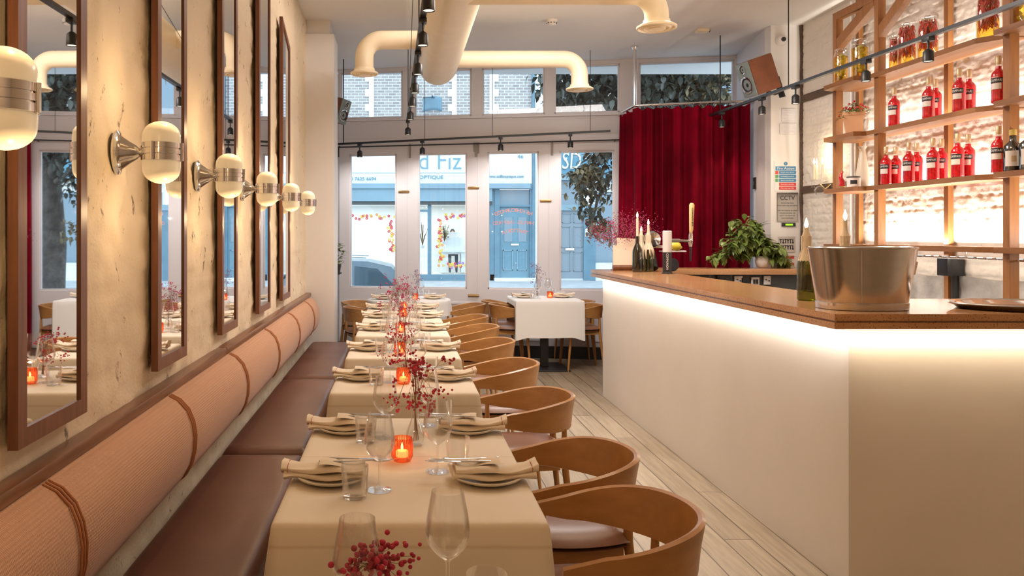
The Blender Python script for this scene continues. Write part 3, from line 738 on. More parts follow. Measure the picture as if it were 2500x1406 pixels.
# ---- tableware
def make_plate():
    r = MB().lathe([(.001,.004),(.055,.004),(.060,.006),(.092,.018),(.099,.020),(.100,.018),(.094,.012),(.062,.0),(.001,0)], 40).build('plate', m_plate, ang=50); return tag(r, '', 'plate')
def make_napkin():
    r = thing('napkin', '', 'napkin'); m = MB()
    for lay, (z0, hw, x0, x1, hh) in enumerate(((.018,.050,-.118,.112,.009),(.034,.044,-.126,.104,.010))):
        rings = []
        for i in range(19):
            t = i/18; x = x0+(x1-x0)*t; sag = -.007*math.sin(PI*t); ww = hw*(1-.14*math.sin(PI*t*1.3+lay))
            z = z0+sag*(1-lay*.3)+.0035*math.sin(t*9+lay*2)
            h2 = hh*(1+.5*max(0,1-min(t,1-t)/.10))
            rings.append(m.ring([(x, ww*math.cos(a)+.006*math.sin(t*5), z+h2*math.copysign(abs(math.sin(a))**.8, math.sin(a))+.0025*math.sin(4*a+t*8)) for a in [2*PI*k/24 for k in range(24)]]))
        m.skin(rings)
    # the flap folded back over the roll
    def fl(u, v):
        x = -.02+.12*u; wv = .040*(1-.5*u); return (x, -.042+2*wv*v+.01*u, .050-.016*u+.006*math.sin(v*PI)+.003*math.sin(u*6))
    m.surf(10, 8, fl); m.build('folded_cloth', m_napkin, r, ang=70)
    m = MB(); pts = []
    for sx in (-.108,):
        m.tube([(sx, .043*math.cos(a), .034+.0125*math.sin(a)) for a in [2*PI*k/20 for k in range(21)]], .0009, 4)
    m.build('stitching', m_stitch, r); return r
def make_fork():
    m = MB(); m.tube([(-.10,.0,.004),(-.03,0,.002),(.03,0,.003),(.055,0,.005)], [.0055,.0035,.0030,.0075], 8, flat=.35)
    for k in (-.0075,-.0025,.0025,.0075): m.tube([(.050,k*.9,.004),(.07,k,.001),(.098,k*.9,.004)], .0013, 5)
    r = m.build('fork', m_cut); return tag(r, '', 'fork')
def make_knife():
    m = MB(); m.tube([(-.105,0,.002),(-.03,0,.002),(.0,0,.002)], [.006,.0045,.004], 8, flat=.5); m.tube([(-.005,0,.002),(.02,.001,.002),(.08,.002,.002),(.10,-.002,.002)], [.004,.009,.009,.002], 8, flat=.14)
    r = m.build('knife', m_cut); return tag(r, '', 'knife')
def make_wine():
    r = thing('wine_glass', '', 'wine glass')
    MB().lathe([(.0345,0),(.0345,.002),(.015,.0045),(.0045,.010),(.0038,.014)], 28, cap=True).build('foot', m_glass, r, ang=60)
    MB().lathe([(.0038,.014),(.0034,.045),(.004,.074),(.009,.080)], 14).build('stem', m_glass, r, ang=60)
    MB().lathe([(.002,.0775),(.009,.080),(.022,.090),(.036,.106),(.0425,.124),(.0425,.138),(.0385,.165),(.0335,.19),(.0305,.208),(.0295,.208),(.0325,.19),(.0375,.165),(.0414,.138),(.0414,.125),(.035,.108),(.021,.092),(.002,.083)], 36).build('bowl', m_glass, r, ang=60)
    return r
def make_tumbler():
    m = MB().lathe([(.001,0),(.030,0),(.032,.003),(.037,.084),(.0358,.085),(.0348,.083),(.0302,.014),(.025,.010),(.001,.009)], 32); r = m.build('water_glass', m_glass, ang=60); return tag(r, '', 'tumbler')
def make_votive():
    r = thing('candle_holder', '', 'candle holder'); m = MB(); rings = []
    for rr, z in ((.012,0),(.026,.0),(.029,.004),(.0315,.012),(.0325,.04),(.0315,.062),(.0305,.070),(.0290,.070),(.0300,.055),(.0305,.02),(.027,.012),(.010,.010)):
        rings.append(m.ring([((rr+(.0014*math.cos(22*a) if .01 < z < .065 else 0))*math.cos(a), (rr+(.0014*math.cos(22*a) if .01 < z < .065 else 0))*math.sin(a), z) for a in [2*PI*k/72 for k in range(72)]]))
    m.skin(rings); m.build('ribbed_glass', m_orange_glass, r, ang=60)
    tl = MB().lathe([(.019,.012),(.019,.028),(.017,.030),(.001,.029)], 20, cap=True).build('tealight', m_tea, r)
    MB().lathe([(.001,.031),(.0035,.036),(.004,.041),(.001,.054)], 8).build('flame', m_flame, tl); return r
def make_vase():
    r = MB().lathe([(.001,0),(.020,0),(.027,.006),(.031,.025),(.029,.045),(.018,.070),(.0115,.090),(.011,.112),(.0145,.124),(.0138,.124),(.0100,.112),(.0105,.09),(.017,.070),(.028,.045),(.0298,.025),(.026,.009),(.001,.006)], 28).build('bud_vase', m_glass, ang=60); return tag(r, '', 'vase')
def make_sprig(seed, mat, h0, h1, spread, lean, nb, lab, loc):
    rr = random.Random(seed); r = thing('flower_sprig', lab, 'flowers', loc, 0, 'dried flower sprigs on the tables')
    ms, mb = MB(), MB()
    for s in range(5):
        b = Vector((.004*(s-1), .003*s, .012)); tip = Vector((lean+rr.uniform(-.3,.3)*spread, rr.uniform(-.3,.3)*spread, h1*rr.uniform(.85,1)))
        mid = Vector((rr.uniform(-.002,.002), 0, .118)); ms.tube([b, mid, mid.lerp(tip,.5)+Vector((0,0,.01)), tip], [.0012,.0011,.0009,.0005], 5)
        s_ = None
        for k in range(nb*2//5):
            t = rr.uniform(.25, 1); o = mid.lerp(tip, t) ; q = Vector((lean*.8+rr.gauss(0,.42)*spread, rr.gauss(0,.4)*spread, h0+(h1-h0)*rr.random()))
            cl_ = q if k % 6 == 0 or s_ is None else s_+Vector((rr.gauss(0,.010), rr.gauss(0,.010), rr.gauss(0,.010))); s_ = cl_ if k % 6 == 0 else s_; q = cl_
            if k % 6 == 0: ms.tube([o, o.lerp(q,.5)+Vector((0,0,.004)), q], .0005, 4)
            mb.ico(q, rr.uniform(.0026,.0056), 2 if loc[1] < 3 else 1)
    ms.build('stems', m_stem, r)['kind'] = 'stuff'; mb.build('blossoms', mat, r, ang=180)['kind'] = 'stuff'; return r
protos = dict(plate=(make_plate(), []), napkin=(make_napkin(), []), fork=(make_fork(), []), knife=(make_knife(), []), wine=(make_wine(), []), tumb=(make_tumbler(), []), vot=(make_votive(), []), vase=(make_vase(), []))
def put(k, x, y, z, rz, lab, group): return place(protos[k][0], protos[k][1], (x, y, z), rz, lab, group)
Z0 = TZ+.0015
def setting(px, py, left, where, j=0, ware=True):
    s = 1 if left else -1; rz = 0 if left else PI
    jr = random.Random(int(px*1000+py*77)); jt = jr.uniform(-.06,.06)
    put('plate', px, py, Z0, 0, 'cream side plate under the napkin, '+where, 'cream plates')
    put('napkin', px-s*.012, py, Z0+.006, rz+jt, 'rolled linen napkin with red stitching, '+where, 'linen napkins')
    put('fork', px+s*.065, py-.012*s, Z0+.055, rz+jt+.05, 'steel fork lying on the napkin, '+where, 'forks')
    put('knife', px+s*.075, py+.012*s, Z0+.055, rz+jt-.08, 'steel knife lying on the napkin, '+where, 'knives')
    if ware:
        put('tumb', px+s*.072, py-s*.145, Z0, 0, 'clear water glass, '+where, 'water glasses')
        put('wine', px+s*.135, py-s*.085, Z0, 0, 'empty stemmed wine glass, '+where, 'wine glasses')
tn = ['long nearest table','second full table','third full table','fourth full table','fifth full table','sixth full table']
setting(-.19, 2.24, True, 'banquette side of the long nearest table, near place'); setting(.245, 2.24, False, 'chair side of the long nearest table, near place')
setting(-.185, 2.80, True, 'banquette side of the long nearest table, far place'); setting(.235, 2.80, False, 'chair side of the long nearest table, far place')
for i, y in enumerate((3.81,4.78,5.78,6.66,7.44)):
    setting(-.18, y, True, 'banquette side of the '+tn[i+1]); setting(.225, y, False, 'chair side of the '+tn[i+1])
setting(-.17, 8.56, True, 'left side of the round window table'); setting(.36, 8.60, False, 'right side of the round window table')
setting(1.36, 8.74, True, 'left side of the square window table'); setting(1.78, 8.78, False, 'right side of the square window table')
put('wine', .090, 1.50, Z0, 0, 'tall wine glass in the foreground, right of centre at the bottom edge', 'wine glasses')
put('wine', -.072, 1.355, Z0, 0, 'tall wine glass in the foreground, left, with red blossoms behind it', 'wine glasses')
put('tumb', .155, 1.425, Z0, 0, 'water glass at the very bottom edge, only its rim in view', 'water glasses')
for i, (x, y) in enumerate(((.007,2.44),(.017,3.70),(.0,4.60),(.003,5.63),(.03,6.72),(.04,7.36),(.16,8.45),(1.64,8.72))):
    put('vot', x, y, Z0, 0, 'lit orange ribbed glass tealight holder on the '+(tn+['round window table','square window table by the bar'])[i], 'orange tealight holders')
    lamp('POINT', (x, y, TZ+.10), .35, (1,.5,.22), .004)
vs_ = [(.050,2.62,m_bloom,.12,.29,.095,.015,120,'crimson dried blossoms in a bud vase on the long nearest table'),(.028,3.86,m_bloom,.05,.22,.08,-.035,70,'small crimson blossoms leaning left on the second full table'),(.03,4.84,m_bloom,.06,.24,.08,0,60,'crimson blossoms on the third full table'),(.0,5.86,m_bloom2,.12,.33,.15,-.02,130,'bushiest magenta and crimson sprig, on the fourth full table'),(.03,6.86,m_bloom2,.10,.33,.13,-.04,90,'magenta sprig on the fifth full table'),(.06,7.55,m_bloom2,.08,.24,.09,0,50,'pale crimson sprig on the sixth full table'),(.19,8.72,m_bloom3,.15,.30,.07,0,60,'lilac sprig on the round window table'),(1.53,8.9,m_bloom3,.15,.38,.10,0,80,'tall lilac sprig on the square window table'),(-.040,1.36,m_bloom,.10,.148,.062,0,110,'crimson blossoms at the bottom edge, behind the foreground glass')]
for i, (x, y, mt, a, b, sp, ln, nb, lab) in enumerate(vs_):
    put('vase', x, y, Z0, 0, 'clear bud vase holding the '+lab.replace('in a bud vase ',''), 'bud vases'); make_sprig(i+3, mt, a, b, sp, ln, nb, lab, (x, y, Z0))
# ================================================================= CURTAIN AND LOBBY RAIL
cr = thing('curtain_pole', 'pale steel pole with a ceiling post carrying the red curtain', 'curtain pole', (2.53, 8.60, 2.84))
MB().tube([(0,0,0),(0,0,CEIL-2.84)], .018, 14).lathe([(.036,.628),(.036,.64),(.02,.60)], 18).build('ceiling_post', m_chrome, cr)
MB().tube([(0,0,0),(1.13,-.30,0)], .014, 12).build('rod', m_chrome, cr); MB().tube([(0,0,0),(0,.62,-.0)], .014, 12).build('rod', m_chrome, cr)
MB().tube([(1.11,-.295,0),(1.13,-.300,0)], .03, 14).build('wall_flange', m_chrome, cr)
m = MB()
for k in range(16):
    t = .03+k*.06; c = Vector((1.12*t, -.30*t, -.008))
    m2 = MB(); m2.tube([c+Vector((.0, .022*math.cos(a), .022*math.sin(a))) for a in [2*PI*j/14 for j in range(15)]], .003, 5); m2.build('ring', m_chrome, cr)
def cpath(s):   # s 0..1 : return towards the window, then the long run
    L1 = .50; tot = L1+1.17; q = s*tot
    if q < L1: return Vector((2.535, 9.09-q, 0)), Vector((-1,0,0))
    t = (q-L1)/1.19; return Vector((2.53+1.12*t, 8.58-.30*t, 0)), Vector((-.24,-.97,0))
m = MB()
def cfn(u, v):
    p, n = cpath(u); ph = u*2*PI*11+1.4*math.sin(u*15); z = 2.80-2.74*v
    amp = .042+.016*v+.014*math.sin(u*31)
    w_ = math.sin(ph+.35*math.sin(v*3+u*9))*amp + .010*math.sin(ph*2.3+1)
    z += .012*math.cos(u*2*PI*16)*(1-v)
    return (p.x+n.x*w_, p.y+n.y*w_, z)
m.surf(420, 26, cfn); o = m.build('curtain', m_velvet, ang=80, normals=False); o.data.transform(Matrix.Translation((-2.53,-8.58,0))); o.location = (2.53,8.58,0)
tag(o, 'crimson velvet curtain hanging in deep folds behind the bar plant', 'curtain')
# ================================================================= SPEAKERS, CAMERA, NOTICES
def speaker(lab, loc, rot, sc_):
    t = thing('loudspeaker', lab, 'loudspeaker', loc, 0, 'wooden cased loudspeakers', rot); t.scale = (sc_,)*3
    MB().box(-.09,.09,-.10,.13,-.15,.15,.012).build('cabinet', MAT('speaker_walnut', (.22,.075,.035), .45, var=.2, vscale=8), t, ang=30)
    MB().box(-.086,.086,-.112,-.10,-.146,.146,.005).build('baffle', MAT('speaker_baffle', (.22,.27,.27), .5), t, ang=30)
    for r_, z in ((.058,-.045),(.03,.088)):
        MB().lathe([(r_*1.25,-.112),(r_*1.25,-.122),(r_*1.05,-.120),(r_*1.03,-.114)], 28, (0,0,z), 'y').build('ring', m_chrome, t)
        MB().lathe([(r_*1.05,-.116),(r_*.5,-.107),(r_*.3,-.112),(.001,-.118)], 28, (0,0,z), 'y').build('cone', m_black, t)
    MB().tube([(0,.05,-.152),(0,.11,-.19),(0,.17,-.19)], .014, 8).box(-.03,.03,.165,.18,-.24,-.06).build('bracket', m_black, t); return t
speaker('walnut loudspeaker tilted on the wall above the red curtain', P(1848,186,7.55), (.34,.0,-1.38), 1.12)
speaker('dark loudspeaker half hidden behind the left white pier', (-.70,9.0,2.85), (.25,.12,.95), .92)
t = thing('security_camera', 'small white dome camera at the top of the notice pier', 'camera', (P(1911,98,7.70).x, 7.748, 3.33))
MB().lathe([(.05,0),(.05,-.03),(.044,-.05),(.02,-.065),(.001,-.067)], 24, axis='y').build('housing', m_white, t); MB().lathe([(.022,-.062),(.020,-.075),(.001,-.082)], 18, axis='y').build('lens', m_black, t)
NY = 7.748
def sign(name, lab, x0, y0, x1, y1, mat, cat, t_=.004):
    a, b = P(x0, y1, NY), P(x1, y0, NY); c = (a+b)/2; t = thing(name, lab, cat, (c.x, NY, c.z)); hw, hh = (b.x-a.x)/2, (b.z-a.z)/2
    MB().box(-hw, hw, -t_, 0, -hh, hh).build('board', mat, t); return t, hw, hh
m_blue = MAT('sign_blue', (.05,.22,.42), .5); m_sred = MAT('sign_red', (.60,.05,.05), .5); m_sgrn = MAT('sign_green', (.10,.33,.14), .5); m_grey = MAT('sign_grey', (.45,.43,.40), .5)
t, hw, hh = sign('fire_action_sign', 'Fire Action notice with blue and red rows on the white pier', 1890, 393, 1945, 466, m_white, 'sign')
MB().box(-hw*.90,hw*.90,-.006,-.004,hh*.36,hh*.64).build('header', m_blue, t); lettering('Fire Action', hh*.24, m_inkw, t, (0,-.0065,hh*.5), width=hw*1.5, ext=.0005)
MB().lathe([(hh*.13,-.006),(.001,-.006)], 24, (0,0,hh*.82), 'y').build('symbol', m_blue, t); lettering('!', hh*.22, m_inkw, t, (0,-.0065,hh*.82), ext=.0005)
for k, (c, ic, tx) in enumerate(((m_blue,m_sred,'Raise the alarm'),(m_blue,m_sgrn,'Leave the building by the nearest exit'),(m_blue,m_sgrn,'Report to assembly point'),(m_sred,m_white,'Do not return to the building'),(m_sred,m_white,'Do not use lifts'))):
    z = hh*(.22-k*.26); MB().box(-hw*.58,hw*.92,-.006,-.004,z-hh*.11,z+hh*.11).build('row', c, t); MB().box(-hw*.92,-hw*.64,-.006,-.004,z-hh*.11,z+hh*.11).build('pictogram', ic, t)
    lettering(tx, hh*.10, m_inkw, t, (hw*.15,-.0065,z), ext=.0004, width=hw*1.15)
t, hw, hh = sign('cctv_notice', 'grey metal CCTV notice below the fire notice', 1896, 470, 1948, 542, m_steel, 'sign')
m = MB()
for a, b, c, d in ((-.93,.93,.93,.95),(-.93,.93,-.95,-.93),(-.93,-.91,-.93,.93),(.91,.93,-.93,.93)): m.box(hw*a,hw*b,-.005,-.0039,hh*c,hh*d)
m.build('border', m_ink, t); lettering('CCTV', hh*.42, m_ink, t, (0,-.0045,hh*.62), width=hw*1.35, ext=.0005)
for k, s in enumerate(('IMAGES ARE BEING','MONITORED AND RECORDED','','FOR THE PURPOSE OF CRIME','PREVENTION AND THE','SAFETY OF OUR STAFF','AND CUSTOMERS')):
    if s: lettering(s, hh*.10, m_ink, t, (0,-.0045,hh*(.28-.17*k)), ext=.0003)
t, hw, hh = sign('alarm_panel', 'small black box with a glowing green window under the CCTV notice', 1908, 544, 1941, 553, m_black, 'alarm panel', .012)
MB().box(-hw*.5,hw*.6,-.014,-.012,-hh*.5,hh*.5).build('display', MAT('green_display', (.4,.8,.05), .4, emit=.5), t)
t, hw, hh = sign('key_plate', 'steel plate with two rows of small hanging keys on the white pier', 1901, 578, 1940, 616, m_steel, 'key rack')
for r_ in (.45,-.35):
    for k in range(6):
        x = hw*(-.75+.3*k); m = MB(); m.tube([(x,-.008,hh*r_+.02),(x,-.008,hh*r_-.022)], .0025, 5)
        (m.box(x-.012,x+.012,-.01,-.005,hh*r_+.012,hh*r_+.02) if k % 2 == 0 else m.ball((x,-.008,hh*r_+(-.016 if k % 4 == 1 else .01)), .008, 6)); m.build('key', m_black, t)
t, hw, hh = sign('warning_label', 'small red and white warning label low on the white pier', 1916, 624, 1938, 648, m_white, 'sign')
MB().box(-hw,hw,-.006,-.004,hh*.35,hh).build('band', m_sred, t); MB().box(-hw,hw,-.006,-.004,-hh,-hh*.45).build('band', m_sred, t)
for x0,y0,x1,y1,l in ((1908,266,1940,298,'upper white louvred vent cover on the pier'),(1903,302,1943,328,'lower white louvred vent cover on the pier')):
    t, hw, hh = sign('vent_cover', l, x0,y0,x1,y1, m_frame, 'vent', .012); t['group'] = 'white vent covers on the pier'
    m = MB(); m2 = [m.box(-hw*.85,hw*.85,-.016,-.012,z-.004,z) for z in [hh*(-.8+.25*k) for k in range(7)]]; m.build('louvre', m_white, t)
t = thing('wall_switch', 'small dark switch on the entrance wall left of the fire notice', 'switch', (3.655, 8.22, H+(573-447)/1950*8.2)); MB().box(-.012,-.0,-.03,.03,-.06,.06).build('plate', m_black, t); MB().box(-.016,-.012,-.01,.01,-.02,.02).build('rocker', m_dkgrey, t)
t = thing('candle_sconce', 'glass and crystal candle wall light glowing white beside the first shelf', 'wall light', (3.885, 7.2, 1.93))
MB().lathe([(.03,-.10),(.05,-.06),(.03,-.03),(.012,-.02),(.012,0),(.075,.02),(.078,.025)], 20, (-.10,0,-.02)).build('crystal_bowl', m_glass, t)
MB().tube([(0,0,-.03),(-.05,0,-.07),(-.1,0,-.02)], .007).build('arm', m_brass, t)
for y in (-.05, .0, .05):
    c = (-.10-.05*(y == 0), y, 0); MB().lathe([(.010,.02),(.010,.15),(.001,.152)], 10, c, cap=True).build('candle', m_wax, t); MB().lathe([(.001,.155),(.008,.17),(.007,.185),(.001,.21)], 8, c).build('flame', m_flame, t)
    MB().tube([(c[0]-.02,c[1],.01),(c[0]-.02,c[1],-.03)], .003, 5).ball((c[0]-.02,c[1],-.045), .008, 6).build('crystal_drop', m_glass, t)
lamp('POINT', (3.78,7.2,2.16), 3.5, (1,.8,.5), .004)
# ================================================================= ON THE BAR
def candle_bottle(lab, loc, glass, candle_h, waxy, seed, flame=True):
    rr = random.Random(seed); t = thing('candle_bottle', lab, 'candle in bottle', loc, 0, 'wine bottles used as candle holders')
    MB().lathe([(.001,.004),(.034,0),(.041,.005),(.042,.02),(.042,.165),(.038,.19),(.025,.222),(.0155,.245),(.0145,.295),(.0165,.296),(.0165,.305),(.012,.306)], 28).build('bottle', glass, t, ang=60)
    cd = MB().tube([(0,0,.285),(.001,0,.305+candle_h*.5),(0,.001,.305+candle_h)], [.0115,.011,.0105], 14).build('candle', m_wax, t)
    if flame:
        MB().lathe([(.001,.0),(.008,.012),(.0095,.022),(.001,.052)], 10, (0,0,.305+candle_h)).build('flame', m_flame, cd); lamp('POINT', (loc[0], loc[1]-.0, loc[2]+.305+candle_h+.03), 1.1, (1,.62,.28), .004)
    m = MB()
    for k in range(waxy):
        a = rr.uniform(0, 2*PI); L = rr.uniform(.04,.21 if waxy > 14 else .15); pts = []; rs = []
        for j in range(7):
            f = j/6; z = .312-L*f; R = .0165 if z > .245 else .0155+(.042-.0155)*min(1, (.245-z)/.06)
            pts.append(((R+.001)*math.cos(a+.1*math.sin(j)), (R+.001)*math.sin(a+.1*math.sin(j)), z)); rs.append(.0045+.003*rr.random() if j < 6 else .003)
        m.tube(pts, rs, 7)
    if waxy > 14: m.lathe([(.0115,.352),(.014,.33),(.019,.312),(.0205,.285),(.020,.25),(.030,.220),(.036,.198),(.0385,.188)], 18)
    m.build('melted_wax', m_wax, t, ang=80); return t
def onbar(x, y, top=BZ): return P(x, y, (H-top)*FPX/(y-VY))
m_dkbottle = GLASS('dark_bottle_glass', (.10,.11,.03), .3, .05, .08)
p = onbar(1556,664); candle_bottle('dark bottle with a tall lit candle beside the menu stand', (p.x,p.y,BZ), m_dkbottle, .155, 6, 1)
p = onbar(1583,663); candle_bottle('wax covered bottle with a lit candle, left of the beer tap', (p.x,p.y,BZ), m_green_glass, .095, 34, 2)
candle_bottle('third bottle candle, short and half hidden behind the other two', (onbar(1570,663).x+.03, 7.02, BZ), m_green_glass, .035, 26, 3)
candle_bottle('olive green bottle with short lit candle beside the steel tub', (1.965, 3.86, BZ), m_green_glass, .042, 16, 4)
candle_bottle('wax covered bottle with lit candle right behind the steel tub', (2.13, 3.82, BZ), m_green_glass, .080, 30, 5)
# steel tub
t = thing('ice_tub', 'large oval stainless steel ice tub standing on the bar corner', 'ice bucket', (1.985, 3.435, BZ))
def sq(a, hx, hy, n=2.6): c, s = math.cos(a), math.sin(a); return (hx*math.copysign(abs(c)**(2/n), c), hy*math.copysign(abs(s)**(2/n), s))
m = MB(); rings = []
for z, hx, hy in ((0,.150,.105),(0,.172,.128),(.002,.176,.132),(.030,.178,.134),(.032,.174,.130),(.035,.175,.131),(.255,.208,.155),(.262,.212,.159),(.266,.209,.156),(.262,.205,.152),(.04,.172,.128),(.012,.165,.122)):
    rings.append(m.ring([(*sq(2*PI*k/72, hx, hy), z) for k in range(72)]))
m.skin(rings); m.build('tub_body', m_steel, t, ang=40)
m = MB(); m.tube([(*[c*(1.006) for c in sq(-PI*.60, .174+.034*f, .130+.025*f)], .034+.22*f) for f in (0,.5,1)], .0022, 6); m.build('seam', m_steel, t)
MB().tube([(.205,-.02,.21),(.225,-.02,.20),(.228,.0,.15),(.225,.02,.20),(.205,.02,.21)], .006, 8).build('handle', m_chrome, t)
# tray
t = thing('serving_tray', 'round silver tray lying on the bar at the right edge', 'tray', (2.655, 3.425, BZ))
def ell(pr): 
    m = MB(); rings = [m.ring([(1.25*r_*math.cos(2*PI*k/64), r_*math.sin(2*PI*k/64), z) for k in range(64)]) for r_, z in pr]; m.skin(rings, True, False); return m
ell([(.001,.004),(.165,.004),(.185,.008),(.198,.020),(.212,.024),(.214,.022),(.210,.018),(.200,.014),(.188,.002),(.165,0),(.001,0)]).build('tray_dish', m_chrome, t, ang=50)
m = ell([(.210,.023),(.215,.028),(.219,.024),(.213,.019)]); m.build('beaded_rim', m_steel, t)
# menu stand
p = onbar(1520,657); t = thing('menu_stand', 'kraft paper menus leaning on a small wooden stand at the far bar end', 'menu holder', (p.x-.075, 7.04, BZ), -.05)
MB().tube([(-.10,0,.028),(.14,0,.028)], .022, 14, flat=1).box(-.10,.14,-.012,.07,0,.012).build('wooden_base', m_bframe, t)
for nm, y, tl, sz, x0 in (('menu_card',.0,.35,.20,-.095),('menu_card',.02,.30,.27,-.06)):
    o = MB().box(x0, x0+.20, 0, .004, 0, sz).build(nm, MAT('kraft_paper', (.72,.56,.42), .9, var=.04), t); o.location = (0, y, .03); o.rotation_euler = (-tl, .07, 0)
# bouquet
t = thing('bouquet', 'large airy bouquet of dried magenta flowers behind the menu stand', 'flowers', (2.04, 7.22, BZ)); rr = random.Random(5); ms, mb = MB(), MB()
for k in range(46):
    a = rr.uniform(0,2*PI); e = rr.uniform(.1,1.25); L = rr.uniform(.32,.46); d = Vector((math.cos(a)*math.sin(e)*1.0, math.sin(a)*math.sin(e)*.7, math.cos(e)*.95)); tip = Vector((0,0,.12))+d*L+Vector((-.02,0,.02))
    ms.tube([(0,0,.05), Vector((0,0,.12)).lerp(tip,.5)+Vector((0,0,.02)), tip], [.0018,.0013,.0006], 4)
    for j in range(44):
        q = Vector((0,0,.12)).lerp(tip, rr.uniform(.55,1.05))+Vector((rr.gauss(0,.028), rr.gauss(0,.028), rr.gauss(0,.026))); mb.ico(q, rr.uniform(.0022,.0050), 0)
ms.build('stems', m_stem, t)['kind'] = 'stuff'; mb.build('blossoms', m_bloom2, t, ang=180)['kind'] = 'stuff'
o = MB().lathe([(.001,0),(.045,0),(.05,.01),(.04,.10),(.03,.13),(.034,.14),(.028,.13),(.036,.10),(.045,.012),(.001,.008)], 24).build('flower_vase', m_glass, ang=60); o.location = (2.04,7.22,BZ); tag(o, 'clear glass vase holding the large magenta bouquet, behind the menu stand', 'vase')
# beer tap
p = onbar(1629,668); t = thing('beer_tap', 'black and white column beer tap with a long wooden handle', 'beer tap', (p.x, p.y, BZ)); sc_ = p.y/FPX
MB().lathe([(.045,0),(.045,.006),(.036,.012),(.036,.175)], 28, cap=True).build('column', m_black, t); MB().lathe([(.0365,.175),(.0365,.345),(.03,.35)], 28, cap=True).build('column_sleeve', MAT('tap_sleeve', (.72,.70,.68), .35), t)
lettering('COMMUNION', .026, m_inkw, t, (-.012,-.0365,.10), (PI/2, PI/2, 0), .001, width=.13)
MB().tube([(.03,0,.27),(.10,0,.27)], .016, 12).tube([(.10,0,.27),(.19,0,.265)], .011, 12).build('arm', m_chrome, t)
MB().tube([(.19,0,.22),(.19,0,.255),(.192,0,.31),(.193,0,.335)], [.012,.017,.016,.012], 14).ball((.19,-.015,.27), .014, 10).build('faucet', m_chrome, t)
MB().tube([(.19,0,.225),(.19,0,.10)], [.010,.007], 10).build('spout', m_black, t)
MB().tube([(.193,0,.335),(.195,0,.36),(.200,0,.56),(.201,0,.575)], [.012,.016,.021,.012], 14).build('handle', MAT('tap_handle_wood', (.70,.48,.20), .4), t)
lettering('COMMUNION BEER', .018, m_ink, t, (.198,-.0205,.46), (PI/2, PI/2, 0), .001, width=.15)
# citrus press
p = onbar(1612,655); t = thing('citrus_press', 'chrome and white press with a big round dial, behind the beer tap', 'juicer', (2.20, 7.02, BZ))
m = MB(); m.tube([(-.10,.02,0),(-.02,.02,.22)], .016, 8).tube([(.23,.02,0),(.13,.02,.22)], .016, 8).box(-.03,.15,-.01,.05,.20,.225); m.build('frame', m_white, t)
MB().tube([(.0,-.05,.02),(.0,.02,.16)], [.055,.05], 16).build('motor', m_black, t)
MB().lathe([(.001,-.09),(.055,-.085),(.072,-.06),(.074,-.02),(.05,.02),(.001,.02)], 28, (.01,0,.28), 'y').build('dial', m_chrome, t)
MB().box(.10,.31,-.03,.07,.165,.178,.004).build('shelf_plate', m_white, t)
MB().lathe([(.001,-.04),(.05,-.04),(.058,-.02),(.058,.02),(.001,.03)], 20, (.19,-.0,.055), 'y').build('drip_cup', m_black, t)
o = MB().lathe([(.001,-.068),(.008,-.060),(.014,-.05),(.032,-.035),(.040,0),(.034,.032),(.014,.048),(.007,.058),(.001,.062)], 20, axis='x').build('lemon', MAT('lemon_skin', (.72,.58,.06), .45, bmp=.3, bscale=90), ang=80); o.location = (2.42,7.01,BZ+.218); o.rotation_euler = (0,.25,0); tag(o, 'yellow lemon resting on the white plate beside the beer tap', 'lemon')
m = MB(); m.tube([(0,0,0),(0,0,.10)], .006, 8).tube([(.16,0,0),(.16,0,.10)], .006, 8).tube([(0,0,.055),(.16,0,.055)], .005, 8); o = m.build('bottle_rail', m_black); o.location = (2.33,6.0,BZ-.085); tag(o, 'black tubular rail behind the bar, right of the beer tap', 'rail')
# plant
t = thing('potted_plant', 'bushy green trailing plant in a round white pot before the curtain', 'plant', P(1862,652,7.62)*1.0); t.location.z = BZ
MB().lathe([(.03,0),(.05,.01),(.068,.05),(.07,.075),(.060,.105),(.052,.115),(.048,.108),(.001,.10)], 28).build('pot', m_cloth_w, t, ang=60)
rr = random.Random(11); ms, ml = MB(), MB()
C0 = Vector((0,0,.10))
for k in range(60):
    side = rr.random()
    if side < .62: tip = Vector((rr.uniform(-.56,-.04), rr.uniform(-.16,.14), 0)); tip.z = .05+.43*math.exp(-((tip.x+.16)/.26)**2)*rr.uniform(.45,1.12)
    else: tip = Vector((rr.uniform(-.05,.26), rr.uniform(-.16,.12), 0)); tip.z = .02+.33*math.exp(-((tip.x)/.16)**2)*rr.uniform(.3,1.05)
    mid = C0.lerp(tip,.5)+Vector((0,0,.13*rr.random()+.05)); pts = [C0.lerp(mid, j/4)*(1-j/4)+mid.lerp(tip, j/4)*(j/4) for j in range(5)]
    ms.tube(pts, [.004,.0035,.003,.0025,.0015], 5)
    for j in range(13):
        f = rr.uniform(.3,1); a = C0.lerp(mid,f)*(1-f)+mid.lerp(tip,f)*f
        d = Vector((rr.uniform(-1,1), rr.uniform(-1,.6), rr.uniform(-.9,.35))); ml.leaf(a+Vector((rr.uniform(-.015,.015),)*3), d, rr.uniform(.07,.12), rr.uniform(.040,.062), droop=.3)
ms.build('stems', MAT('green_stem', (.22,.20,.06), .6), t)['kind'] = 'stuff'; ml.build('leaves', m_leaf, t, ang=30, normals=False)['kind'] = 'stuff'
